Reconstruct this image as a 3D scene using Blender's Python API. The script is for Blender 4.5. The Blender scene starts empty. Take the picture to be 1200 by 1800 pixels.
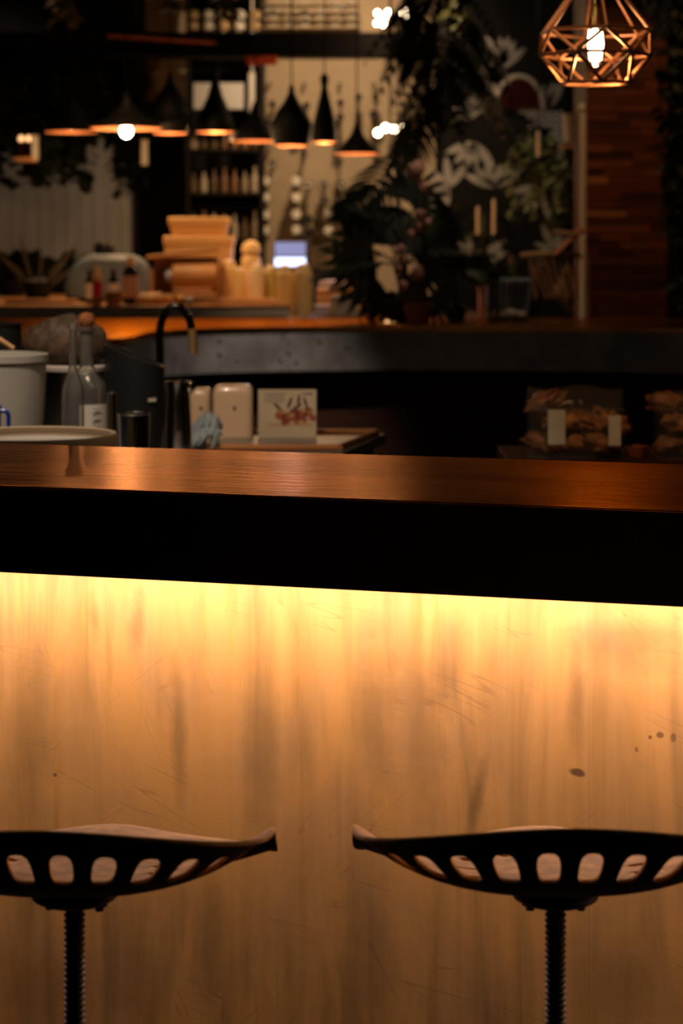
import bpy, bmesh, math, random
from mathutils import Vector, Matrix, noise
random.seed(7)
C = bpy.context.scene.collection
PI = math.pi
R = math.radians

# ------------------------------------------------------------------ camera
F = 3700.0            # focal length in pixels of the 1200 x 1800 frame
HC = 1.43             # camera height
HZ = 430.0            # picture row of the horizon
cam = bpy.data.objects.new('camera', bpy.data.cameras.new('camera'))
C.objects.link(cam)
cam.location = (0, 0, HC)
cam.rotation_euler = (PI/2, 0, 0)
cd = cam.data
cd.sensor_fit = 'VERTICAL'; cd.sensor_height = 36; cd.sensor_width = 24
cd.lens = F*36/1800
cd.shift_y = -(900-HZ)/1800
cd.clip_start = .05; cd.clip_end = 60
cd.dof.use_dof = True; cd.dof.focus_distance = 3.0; cd.dof.aperture_fstop = 5.6
bpy.context.scene.camera = cam

def px(x, Y): return (x-600)*Y/F
def pz(y, Y): return HC+(HZ-y)*Y/F
def P(x, y, Y): return Vector((px(x, Y), Y, pz(y, Y)))

# ------------------------------------------------------------------ world, exposure, lights
sc = bpy.context.scene
sc.view_settings.view_transform = 'Standard'; sc.view_settings.look = 'None'
sc.view_settings.gamma = 1; sc.view_settings.use_curve_mapping = False
sc.view_settings.exposure = 0.0
w = bpy.data.worlds.new('world'); sc.world = w; w.use_nodes = True
w.node_tree.nodes['Background'].inputs[0].default_value = (.5, .4, .3, 1)
w.node_tree.nodes['Background'].inputs[1].default_value = 0.0005
sc.cycles.max_bounces = 8; sc.cycles.transparent_max_bounces = 16
sc.cycles.caustics_reflective = False; sc.cycles.caustics_refractive = False
sc.cycles.sample_clamp_indirect = 4.0

def lamp(name, kind, loc, power, col, aim=None, parent=None, **kw):
    l = bpy.data.lights.new(name, kind); l.energy = power; l.color = col
    for k, v in kw.items(): setattr(l, k, v)
    o = bpy.data.objects.new(name, l); C.objects.link(o); o.location = loc
    if aim is not None:
        o.rotation_euler = (Vector(aim)-Vector(loc)).to_track_quat('-Z', 'Y').to_euler()
    if parent: o.parent = parent
    return o
WARM = (1, .58, .26); AMBER = (1, .5, .17); NEUT = (1, .86, .72)
SPOTS = [   # unseen ceiling spots, several added to light the scene: location, aim, watts, colour, cone degrees
    ((-.75, 3.6, 3.3), (-.55, 5.1, 1.0), 150, (1, .80, .62), 44),       # over the work counter
    ((-.95, 6.1, 3.3), (-.75, 8.5, 1.0), 560, (1, .86, .72), 29),      # towards the rear bar's grey front
    ((-1.1, 9.6, 3.3), (-.75, 11.0, 1.2), 120, WARM, 46),      # over the pass
    ((-.1, 9.4, 3.3), (-.1, 10.6, 1.2), 50, WARM, 42),        # over the squeeze bottles
    ((-2.1, 12.2, 3.3), (-2.4, 14.0, 1.2), 30, (1, .82, .64), 70),  # left wall
    ((.1, 12.3, 3.3), (.1, 14.0, 2.2), 120, (1, .70, .40), 95),  # bottle wall
    ((1.0, 10.9, 3.3), (1.1, 13.0, 1.9), 20, NEUT, 85),       # mural
    ((1.25, 9.5, 3.3), (1.42, 10.6, 1.4), 26, AMBER, 60),     # timber pillar
    ((.6, 4.0, 3.3), (.72, 5.3, .95), 34, AMBER, 34),         # pastries
    ((.45, 9.0, 3.3), (.5, 9.6, 1.2), 34, (1, .78, .56), 60),         # palms
]

# ------------------------------------------------------------------ materials
MATS = {}
def mat(name, col, rough=.5, metal=0, emit=None, es=0, var=0, scale=8, bump=0, bscale=40, stretch=(1, 1, 1),
        trans=0, ior=1.45, alpha=1, coat=0, col2=None, spec=None):
    if name in MATS: return MATS[name]
    m = bpy.data.materials.new(name); m.use_nodes = True
    nt = m.node_tree; N = nt.nodes; L = nt.links
    b = N['Principled BSDF']; I = b.inputs
    I['Base Color'].default_value = (*col, 1); I['Roughness'].default_value = rough; I['Metallic'].default_value = metal
    if spec is not None: I['Specular IOR Level'].default_value = spec
    if emit: I['Emission Color'].default_value = (*emit, 1); I['Emission Strength'].default_value = es
    if trans: I['Transmission Weight'].default_value = trans; I['IOR'].default_value = ior
    if alpha < 1: I['Alpha'].default_value = alpha
    if coat: I['Coat Weight'].default_value = coat
    if var or bump or col2:
        tc = N.new('ShaderNodeTexCoord'); mp = N.new('ShaderNodeMapping'); mp.inputs['Scale'].default_value = stretch
        L.new(tc.outputs['Object'], mp.inputs['Vector'])
        if var or col2:
            n = N.new('ShaderNodeTexNoise'); n.inputs['Scale'].default_value = scale; n.inputs['Detail'].default_value = 5
            L.new(mp.outputs[0], n.inputs['Vector'])
            r = N.new('ShaderNodeValToRGB'); e = r.color_ramp.elements
            c2 = col2 or tuple(min(1, c*(1+var)) for c in col); c1 = col if col2 else tuple(c*(1-var) for c in col)
            e[0].position = .35; e[0].color = (*c1, 1); e[1].position = .65; e[1].color = (*c2, 1)
            L.new(n.outputs[0], r.inputs[0]); L.new(r.outputs[0], I['Base Color'])
        if bump:
            n2 = N.new('ShaderNodeTexNoise'); n2.inputs['Scale'].default_value = bscale; n2.inputs['Detail'].default_value = 4
            L.new(mp.outputs[0], n2.inputs['Vector'])
            bp = N.new('ShaderNodeBump'); bp.inputs['Strength'].default_value = bump; bp.inputs['Distance'].default_value = .004
            L.new(n2.outputs[0], bp.inputs['Height']); L.new(bp.outputs[0], I['Normal'])
    MATS[name] = m
    return m

def brass_sheet():
    """worn, stained brass sheet: vertical run marks, blotches, scratches"""
    m = bpy.data.materials.new('brass_sheet'); m.use_nodes = True
    nt = m.node_tree; N = nt.nodes; L = nt.links; b = N['Principled BSDF']; I = b.inputs
    tc = N.new('ShaderNodeTexCoord')
    def noi(sc3, scale, det, dist=0, loc=(0, 0, 0), rot=(0, 0, 0)):
        m0 = N.new('ShaderNodeMapping'); m0.inputs['Rotation'].default_value = rot; L.new(tc.outputs['Object'], m0.inputs[0])
        mp = N.new('ShaderNodeMapping'); mp.inputs['Scale'].default_value = sc3; mp.inputs['Location'].default_value = loc
        L.new(m0.outputs[0], mp.inputs[0])
        n = N.new('ShaderNodeTexNoise'); n.inputs['Scale'].default_value = scale; n.inputs['Detail'].default_value = det
        n.inputs['Distortion'].default_value = dist; n.inputs['Roughness'].default_value = .6
        L.new(mp.outputs[0], n.inputs['Vector']); return n.outputs[0]
    def ramp(src, p0, v0, p1, v1):
        r = N.new('ShaderNodeMapRange'); r.inputs[1].default_value = p0; r.inputs[2].default_value = p1
        r.inputs[3].default_value = v0; r.inputs[4].default_value = v1; L.new(src, r.inputs[0]); return r.outputs[0]
    def mul(a, c):
        x = N.new('ShaderNodeMath'); x.operation = 'MULTIPLY'; L.new(a, x.inputs[0]); L.new(c, x.inputs[1]); return x.outputs[0]
    streak = ramp(noi((1, 1, .13), 11, 5, .9), .45, .0, .66, 1)          # broad run marks
    fine = ramp(noi((1, 1, .03), 60, 5, .1), .3, 0, .7, 1)              # brushing
    blot = ramp(noi((1, 1, .8), 5, 7, 1.2, (3, 1, 2)), .38, 0, .66, 1)
    spots = ramp(noi((1, 1, .8), 26, 2, .3, (7, 2, 4)), .735, 0, .76, 1)
    scr = []
    for k, rx in enumerate(((0, R(66), 0), (0, R(-48), 0), (0, R(82), 0), (0, R(25), 0))):
        s = noi((1, 1, .05), 24, 1.5, .35, (k*3.3, 0, k*.7), rx)          # a thin level line of stretched noise
        d = N.new('ShaderNodeMath'); d.operation = 'SUBTRACT'; L.new(s, d.inputs[0]); d.inputs[1].default_value = .5
        d2 = N.new('ShaderNodeMath'); d2.operation = 'ABSOLUTE'; L.new(d.outputs[0], d2.inputs[0])
        a = ramp(d2.outputs[0], .0, 1, .006, 0)
        g = ramp(noi((1, 1, 1), 6.5, 1, .5, (k*5, 2, 1+k)), .60, 0, .66, 1)
        scr.append(mul(a, g))
    col = N.new('ShaderNodeMix'); col.data_type = 'RGBA'
    col.inputs[6].default_value = (.84, .46, .100, 1); col.inputs[7].default_value = (.27, .165, .028, 1)
    L.new(mul(streak, ramp(noi((1, 1, 1), 2.5, 3, 0, (1, 9, 4)), .35, .25, .65, 1)), col.inputs[0])
    def mixto(prev, fac, c, amt):
        x = N.new('ShaderNodeMix'); x.data_type = 'RGBA'; x.inputs[7].default_value = (*c, 1)
        L.new(prev, x.inputs[6]); f = ramp(fac, 0, 0, 1, amt); L.new(f, x.inputs[0]); return x.outputs[2]
    c = mixto(col.outputs[2], blot, (.33, .20, .075), .5)
    c = mixto(c, fine, (.88, .56, .22), .30)
    for s in scr: c = mixto(c, s, (.20, .11, .04), .32)
    # individual run marks and smudges, placed on the sheet: centre (u, z), half sizes, lean, strength
    wob = noi((1, 1, 1), 22, 4, 0, (4, 4, 4))
    for (sx, sy, rx, ry, lean, amt) in STAINS:
        a = (sx-600)/F; u = (3.1268*a-.0738)/(.9547+.2977*a); Yv = 3.1268-.2977*u; z = HC-(sy-HZ)*Yv/F
        m0 = N.new('ShaderNodeMapping'); m0.vector_type = 'POINT'; m0.inputs['Location'].default_value = (-u, 0, -z); L.new(tc.outputs['Object'], m0.inputs[0])
        m1 = N.new('ShaderNodeMapping'); m1.inputs['Rotation'].default_value = (0, R(lean), 0); L.new(m0.outputs[0], m1.inputs[0])
        m2 = N.new('ShaderNodeMapping'); m2.inputs['Scale'].default_value = (F/Yv/rx, 0, F/Yv/ry); L.new(m1.outputs[0], m2.inputs[0])
        ln = N.new('ShaderNodeVectorMath'); ln.operation = 'LENGTH'; L.new(m2.outputs[0], ln.inputs[0])
        ad = N.new('ShaderNodeMath'); ad.operation = 'MULTIPLY_ADD'; L.new(wob, ad.inputs[0]); ad.inputs[1].default_value = 1.3; L.new(ln.outputs['Value'], ad.inputs[2])
        c = mixto(c, ramp(ad.outputs[0], 1.0 if ry > 30 else 1.35, 1, 2.1 if ry > 30 else 1.75, 0), (.17, .105, .03) if ry > 30 else (.10, .055, .02), amt)
    L.new(c, I['Base Color'])
    I['Metallic'].default_value = .3; I['Coat Weight'].default_value = .6; I['Coat Roughness'].default_value = .5; I['Coat IOR'].default_value = 1.7
    L.new(ramp(blot, 0, .42, 1, .62), I['Roughness'])
    bp = N.new('ShaderNodeBump'); bp.inputs['Strength'].default_value = .18; bp.inputs['Distance'].default_value = .006
    L.new(noi((1, 1, .3), 7, 4, .8, (2, 2, 2)), bp.inputs['Height']); L.new(bp.outputs[0], I['Normal'])
    return m

STAINS = [(1015, 1358, 16, 9, -12, .85), (1160, 1292, 7, 6, 0, .7), (1183, 1296, 6, 9, 0, .6), (1142, 1296, 3.5, 3.5, 0, .7), (1118, 1318, 4, 5, 0, .5), (97, 1362, 5, 4, 0, .7),
          (838, 1400, 12, 62, -12, .6), (655, 1240, 34, 130, 2, .45), (735, 1260, 40, 150, 4, .35), (315, 1300, 14, 110, 2, .45), (166, 1088, 12, 34, 10, .4), (243, 1090, 14, 52, -6, .45),
          (790, 1160, 30, 90, -6, .35), (1105, 1130, 95, 46, 3, .55), (1015, 1230, 15, 90, 0, .45), (460, 1310, 30, 130, 1, .4), (55, 1290, 38, 130, 0, .35), (370, 1640, 26, 120, -3, .45),
          (650, 1680, 40, 150, 3, .4), (860, 1240, 24, 130, 0, .25), (230, 1700, 40, 120, 4, .4), (1090, 1720, 90, 60, 0, .3), (60, 1740, 90, 70, 0, .35)]
BRASS = brass_sheet()
COPTOP = mat('copper_top', (.40, .145, .045), .27, 1, col2=(.68, .30, .11), scale=4, stretch=(.8, 2, 1), bump=.35, bscale=22)
BLACKF = mat('black_fascia', (.010, .006, .004), .6, spec=.2)
COPTOP.node_tree.nodes['Principled BSDF'].inputs['Specular Tint'].default_value = (.66, .37, .16, 1)
DARKWOOD = mat('dark_wood', (.028, .009, .004), .6, spec=.15, var=.3, scale=5, stretch=(1, 1, 8))
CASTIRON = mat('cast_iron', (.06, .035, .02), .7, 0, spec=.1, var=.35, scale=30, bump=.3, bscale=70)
SEATIN = mat('worn_seat', (.80, .44, .10), .65, 0, var=.3, scale=26, bump=.4, bscale=60, spec=.3)  # brighter than the outside: LED light on the seat put into the colour
IRONDARK = mat('dark_iron', (.03, .022, .018), .6, .4, bump=.2)
COPROD = mat('copper_rod', (.27, .125, .07), .42, .8)
SOCKET = mat('brass_socket', (.75, .5, .2), .35, 1)
LED = mat('led_strip', (1, 1, 1), .5, emit=(1, .61, .46), es=7)
FIL = mat('filament', (1, 1, 1), .5, emit=(1, .80, .52), es=32)
BULBG = mat('bulb_glow', (1, 1, 1), .5, emit=(1, .78, .5), es=28)
BULBW = mat('bulb_warm', (1, 1, 1), .5, emit=(1, .62, .28), es=3.5)
BULBA = mat('bulb_amber', (1, 1, 1), .5, emit=(1, .5, .2), es=1.6)
GLASS = mat('clear_glass', (.92, .90, .86), .04, trans=.91, ior=1.5, coat=.6)
AMBERG = mat('lamp_glass', (1, .75, .5), .05, trans=1, ior=1.3)
SHADE = mat('black_shade', (.003, .003, .003), .6, spec=.15)
LINING = mat('copper_lining', (.58, .24, .11), .45, .6)
STEEL = mat('stainless_steel', (.70, .68, .66), .15, 1)
STEELB = mat('brushed_steel', (.42, .40, .38), .38, .9, var=.15)
BLACKP = mat('black_plastic', (.012, .012, .013), .35)
TUBP = mat('milky_plastic', (.60, .56, .50), .38, trans=.15)
TUBB = mat('beige_plastic', (.58, .44, .30), .4)
BLUEP = mat('blue_plastic', (.01, .05, .35), .3)
CORK = mat('cork', (.34, .11, .03), .8, var=.3, scale=60)
PAPER = mat('white_paper', (.72, .66, .58), .7)
INK = mat('grey_ink', (.22, .2, .19), .7)
CREAM = mat('cream_enamel', (.74, .50, .31), .28, coat=.4)
CARD = mat('cream_card', (.56, .43, .27), .6, var=.08, scale=10)
PRED = mat('print_red_brown', (.28, .06, .02), .6, var=.4, scale=60)
PDARK = mat('print_dark', (.06, .03, .02), .6)
POCH = mat('print_ochre', (.48, .24, .08), .6)
RAG = mat('blue_grey_cloth', (.26, .30, .32), .9, var=.2, scale=20)
BAGB = mat('brown_weave', (.085, .05, .028), .7, var=.5, scale=45)
CONC = mat('grey_fascia', (.17, .15, .14), .45, .35, var=.25, scale=9, bump=.2, bscale=20)
CONCSPOT = mat('dark_speck', (.03, .02, .02), .6)
WALLG = mat('grey_wall', (.32, .27, .22), .8, var=.1, scale=3)
WALLT = mat('tan_wall', (.46, .34, .22), .8, var=.12, scale=2)
WALLD = mat('dark_wall', (.012, .010, .009), .9, spec=.05)
FLOORM = mat('floor_boards', (.02, .014, .010), .6, var=.3, scale=4)
CEIL = mat('dark_ceiling', (.02, .018, .016), .9)
WOODT = mat('honey_wood', (.55, .27, .10), .45, var=.25, scale=4, stretch=(1, 6, 6))
WOODM = mat('warm_wood', (.38, .17, .06), .5, var=.3, scale=5, stretch=(1, 6, 6))
AMBTUB = mat('amber_plastic', (.72, .42, .16), .5)
SQZ = mat('squeeze_plastic', (.78, .52, .22), .45)
SQZ2 = mat('squeeze_plastic_pale', (.80, .62, .40), .45)
SQZ3 = mat('olive_sauce', (.45, .33, .10), .45)
GREYB = mat('blue_grey_shell', (.13, .17, .22), .5, var=.2, scale=6)
PINKL = mat('pink_label', (.55, .28, .20), .6)
MAGEN = mat('magenta_band', (.45, .01, .06), .5)
SCRN = mat('lit_screen', (.3, .4, .8), .4, emit=(.60, .72, 1), es=2.2)
SCRN2 = mat('dim_screen', (.1, .15, .4), .4, emit=(.30, .38, .85), es=.45)
LILAC = mat('lilac_paper', (.50, .42, .55), .6)
BREAD = mat('crust', (.16, .052, .014), .6, var=.5, scale=14, bump=.5, bscale=30)
BREADL = mat('crust_pale', (.50, .27, .11), .6, var=.4, scale=14)
BREADM = mat('crust_golden', (.27, .11, .03), .6, var=.5, scale=16, bump=.4, bscale=30)
FILM = mat('clear_film', (.9, .8, .7), .12, alpha=.035)
LEAFD = mat('leaf_dark', (.010, .014, .006), .6, var=.4, scale=6, spec=.2)
LEAFM = mat('leaf_mid', (.035, .045, .018), .5, var=.4, scale=6)
LEAFO = mat('leaf_olive', (.12, .13, .045), .5, var=.4, scale=6)
STEMM = mat('stem_brown', (.06, .04, .02), .7)
MURALG = mat('mural_paint_dark', (.012, .011, .010), .9, spec=.03)
MURALW = mat('mural_paint_pale', (.27, .24, .21), .8, var=.25, scale=12)
DKRED = mat('dark_red', (.035, .005, .005), .8, spec=.05)
RATTAN = mat('rattan', (.22, .10, .04), .6, var=.3, scale=20)
WHITEP = mat('white_pole', (.80, .70, .60), .5)
WIRE = mat('silver_wire', (.55, .58, .60), .3, .8)
TANC = mat('tan_candle', (.62, .42, .24), .6)
REDSIGN = mat('red_lacquer', (.55, .07, .02), .35, var=.3, scale=30)
PINK = mat('pink_bloom', (.62, .30, .22), .7)
TERRA = mat('terracotta', (.35, .10, .04), .7)
DARKGL = mat('dark_bottle_glass', (.010, .010, .010), .15)
SILVERF = mat('silver_foil', (.62, .60, .55), .35, .4)
STAVES = [mat('stave_%d' % i, c, .42, var=.25, scale=6, stretch=(1, 1, 9)) for i, c in enumerate(
    [(.10, .022, .010), (.16, .04, .014), (.06, .014, .008), (.24, .075, .02), (.12, .03, .012), (.42, .17, .045)])]

# ------------------------------------------------------------------ mesh helpers
class G:
    def __init__(s): s.v = []; s.f = []
    def add(s, v, f, M=None):
        o = len(s.v)
        s.v += [tuple(M @ Vector(p)) if M is not None else tuple(p) for p in v]
        s.f += [tuple(i+o for i in q) for q in f]; return s
    def box(s, c, d, M=None, rz=0):
        x, y, z = d[0]/2, d[1]/2, d[2]/2
        v = [Vector((a, b, e)) for e in (-z, z) for b in (-y, y) for a in (-x, x)]
        if rz: v = [Matrix.Rotation(rz, 3, 'Z') @ p for p in v]
        v = [p+Vector(c) for p in v]
        return s.add(v, [(0, 2, 3, 1), (4, 5, 7, 6), (0, 1, 5, 4), (2, 6, 7, 3), (0, 4, 6, 2), (1, 3, 7, 5)], M)
    def lathe(s, prof, c=(0, 0, 0), n=32, M=None, closed=False):
        v = []; f = []; m = len(prof)
        for r, z in prof:
            for k in range(n):
                a = 2*PI*k/n; v.append((c[0]+max(r, 1e-5)*math.cos(a), c[1]+max(r, 1e-5)*math.sin(a), c[2]+z))
        for j in range(m-1 if not closed else m):
            j2 = (j+1) % m
            for k in range(n):
                k2 = (k+1) % n; f.append((j*n+k, j*n+k2, j2*n+k2, j2*n+k))
        return s.add(v, f, M)
    def tube(s, pts, r, n=8, M=None, cap=True):
        pts = [Vector(p) for p in pts]; v = []; f = []; m = len(pts)
        up = Vector((.13, .31, .94)); prev = None
        for i, p in enumerate(pts):
            t = (pts[min(i+1, m-1)]-pts[max(i-1, 0)]).normalized()
            if prev is None:
                a = t.cross(up)
                if a.length < .1: a = t.cross(Vector((1, 0, 0)))
            else: a = prev - t*prev.dot(t)
            a.normalize(); prev = a; b = t.cross(a)
            rr = r[i] if isinstance(r, (list, tuple)) else r
            for k in range(n):
                q = 2*PI*k/n; v.append(p+a*math.cos(q)*rr+b*math.sin(q)*rr)
        for i in range(m-1):
            for k in range(n):
                k2 = (k+1) % n; f.append((i*n+k, i*n+k2, (i+1)*n+k2, (i+1)*n+k))
        if cap: f.append(tuple(range(n-1, -1, -1))); f.append(tuple((m-1)*n+k for k in range(n)))
        return s.add(v, f, M)
    def prism(s, poly, z0, z1, M=None):   # poly in xy
        n = len(poly); v = [(x, y, z0) for x, y in poly]+[(x, y, z1) for x, y in poly]
        f = [tuple(range(n-1, -1, -1)), tuple(range(n, 2*n))]+[(i, (i+1) % n, n+(i+1) % n, n+i) for i in range(n)]
        return s.add(v, f, M)
    def blob(s, c, rad, sub=2, amp=0., fr=3., seed=0, M=None):
        bm = bmesh.new(); bmesh.ops.create_icosphere(bm, subdivisions=sub, radius=1)
        v = []
        for q in bm.verts:
            p = q.co.copy(); k = 1+amp*noise.noise(p*fr+Vector((seed*3.1, seed*1.7, seed)))
            v.append(Vector((p.x*rad[0]*k+c[0], p.y*rad[1]*k+c[1], p.z*rad[2]*k+c[2])))
        f = [tuple(x.index for x in q.verts) for q in bm.faces]; bm.free()
        return s.add(v, f, M)

def obj(name, g, m, parent=None, ang=35, bevel=0, solid=0, loc=None, sub=0, kind=None):
    me = bpy.data.meshes.new(name); me.from_pydata(g.v, [], g.f); me.update()
    bm = bmesh.new(); bm.from_mesh(me)
    bmesh.ops.remove_doubles(bm, verts=bm.verts, dist=2e-5)
    bmesh.ops.recalc_face_normals(bm, faces=bm.faces)
    bm.to_mesh(me); bm.free()
    for p in me.polygons: p.use_smooth = True
    me.set_sharp_from_angle(angle=R(ang))
    me.materials.append(m)
    o = bpy.data.objects.new(name, me); C.objects.link(o)
    if parent: o.parent = parent
    if loc is not None: o.location = loc
    if solid:
        q = o.modifiers.new('solid', 'SOLIDIFY'); q.thickness = solid; q.offset = 0
    if sub:
        q = o.modifiers.new('sub', 'SUBSURF'); q.levels = sub; q.render_levels = sub
    if bevel:
        q = o.modifiers.new('bevel', 'BEVEL'); q.width = bevel; q.segments = 2; q.limit_method = 'ANGLE'
    if kind: o['kind'] = kind
    return o
def tag(o, label, cat, group=None, kind=None):
    o['label'] = label; o['category'] = cat
    if group: o['group'] = group
    if kind: o['kind'] = kind
    return o
def thing(name, label, cat, loc=(0, 0, 0), rz=0, group=None, rot=None):
    o = bpy.data.objects.new(name, None); C.objects.link(o); o.location = loc
    o.rotation_euler = rot if rot else (0, 0, rz); o.empty_display_size = .05
    return tag(o, label, cat, group)
def struct(name, g, m, **k):
    o = obj(name, g, m, **k); o['kind'] = 'structure'; return o
def dup(root, loc=None, rz=None, label=None):
    r = root.copy(); C.objects.link(r)
    if loc is not None: r.location = loc
    if rz is not None: r.rotation_euler = (0, 0, rz)
    if label: r['label'] = label
    for ch in list(root.children):
        c = ch.copy(); C.objects.link(c); c.parent = r
        for g in list(ch.children):
            d = g.copy(); C.objects.link(d); d.parent = c
    return r

# ------------------------------------------------------------------ room shell
XL, XR, YF, YB, ZT = -4.2, 3.2, -2.5, 14.0, 3.4
struct('floor', G().box(((XL+XR)/2, (YF+YB)/2, -.05), (XR-XL, YB-YF, .1)), FLOORM)
struct('ceiling', G().box(((XL+XR)/2, (YF+YB)/2, ZT+.05), (XR-XL, YB-YF, .1)), CEIL)
struct('wall_left', G().box((XL-.05, (YF+YB)/2, ZT/2), (.1, YB-YF, ZT)), WALLD)
struct('wall_right', G().box((XR+.05, (YF+YB)/2, ZT/2), (.1, YB-YF, ZT)), WALLD)
struct('wall_front', G().box(((XL+XR)/2, YF-.05, ZT/2), (XR-XL+.2, .1, ZT)), WALLD)
xa, xb, xc, xd = px(236, YB), px(330, YB), px(462, YB), px(765, YB)
# back wall: grey boarded left piece, door gap, dark shelf bay, tan bottle wall, dark right piece
wl = struct('wall_back', G().box(((XL+xa)/2, YB+.05, ZT/2), (xa-XL, .1, ZT)), WALLG)
bw = 24*YB/F; n = int((xa-px(-40, YB))/bw)
for i in range(n):
    x1 = xa-i*bw; obj('board', G().box((x1-bw/2, YB-.012-.0015*(i % 2), 1.7), (bw-.003, .024, ZT-.02)), WALLG, wl, bevel=.002)
struct('door_1', G().box(((xa+xb)/2, YB+.35, 1.15), (xb-xa+.1, .04, 2.3)), WALLD)
struct('trim_1', G().box((xa+.02, YB+.02, 1.15), (.05, .14, 2.3)).box((xb-.02, YB+.02, 1.15), (.05, .14, 2.3)).box(((xa+xb)/2, YB+.02, 2.33), (xb-xa, .14, .07)), WALLD)
struct('wall_back_lintel', G().box(((xa+xb)/2, YB+.05, (2.36+ZT)/2), (xb-xa, .1, ZT-2.36)), WALLT)
struct('wall_back_niche', G().box(((xb+xc)/2, YB+.05, ZT/2), (xc-xb, .1, ZT)), WALLD)
struct('wall_back_tan', G().box(((xc+xd)/2, YB+.05, ZT/2), (xd-xc, .1, ZT)), WALLT)
struct('wall_back_right', G().box(((xd+XR)/2, YB+.05, ZT/2), (XR-xd, .1, ZT)), WALLD)

# unseen ceiling spots above the frame, several added only to brighten walls and plants
for i, (loc, aim, pw, col, cone) in enumerate(SPOTS):
    t = thing('unseen_ceiling_spot', 'unseen black ceiling spotlight above the frame over the room', 'lamp', loc, group='unseen ceiling spotlights')
    d = (Vector(aim)-Vector(loc)).normalized(); q = d.to_track_quat('-Z', 'Y').to_matrix().to_4x4()
    obj('can', G().lathe([(.0, .10), (.04, .10), (.045, .09), (.045, .0), (.042, .0), (.042, .06), (0, .06)], M=q), SHADE, t)
    top = ZT-loc[2]; obj('stem', G().tube([(0, 0, .03), (0, 0, top)], .008), SHADE, t)
    l = lamp('spot_light', 'SPOT', (0, 0, 0), pw, col, parent=t, spot_size=R(cone), spot_blend=.7, shadow_soft_size=.04)
    l.rotation_euler = d.to_track_quat('-Z', 'Y').to_euler()

# ------------------------------------------------------------------ front bar
ZB = 1.082; BA = -math.atan2(.293, .9397); BO = Vector((0, 2.89, 0))
bar = thing('bar_counter', 'long copper-topped bar counter with black fascia and lit brass front', 'bar counter', BO, BA)
LB = 2.3; DB = .585; TH = .126; VP = .25
obj('countertop', G().box((0, DB/2, ZB-.0015), (2*LB, DB, .003)), COPTOP, bar, bevel=.001)
obj('fascia', G().box((0, .011, ZB-.0032-(TH-.0032)/2), (2*LB-.004, .02, TH-.0032)), BLACKF, bar, bevel=.001)
obj('underside', G().box((0, DB/2+.008, ZB-TH+.02), (2*LB-.01, DB-.045, .03)).box((0, DB-.02, ZB-.07), (2*LB-.01, .02, .085)), BLACKF, bar)
us = .2965
for a, b in ((-LB+.01, us-.00008-1.22), (us-1.22, us-.00008), (us+.00008, LB-.01)):
    obj('brass_panel', G().box(((a+b)/2, VP, .53), (b-a, .004, .836)), BRASS, bar)
obj('carcass', G().box((0, (VP+DB)/2, .5), (2*LB-.02, DB-VP-.02, .9)), BLACKF, bar)
obj('plinth', G().box((0, VP+.03, .055), (2*LB-.02, .02, .11)), BLACKF, bar)
obj('led_channel', G().box((0, .165, ZB-TH+.0035), (2*LB-.1, .022, .004)), LED, bar)
lamp('led_light', 'AREA', (0, .165, ZB-TH-.001), 26, (1, .65, .60), parent=bar, shape='RECTANGLE', size=2*LB-.1, size_y=.02)

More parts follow.
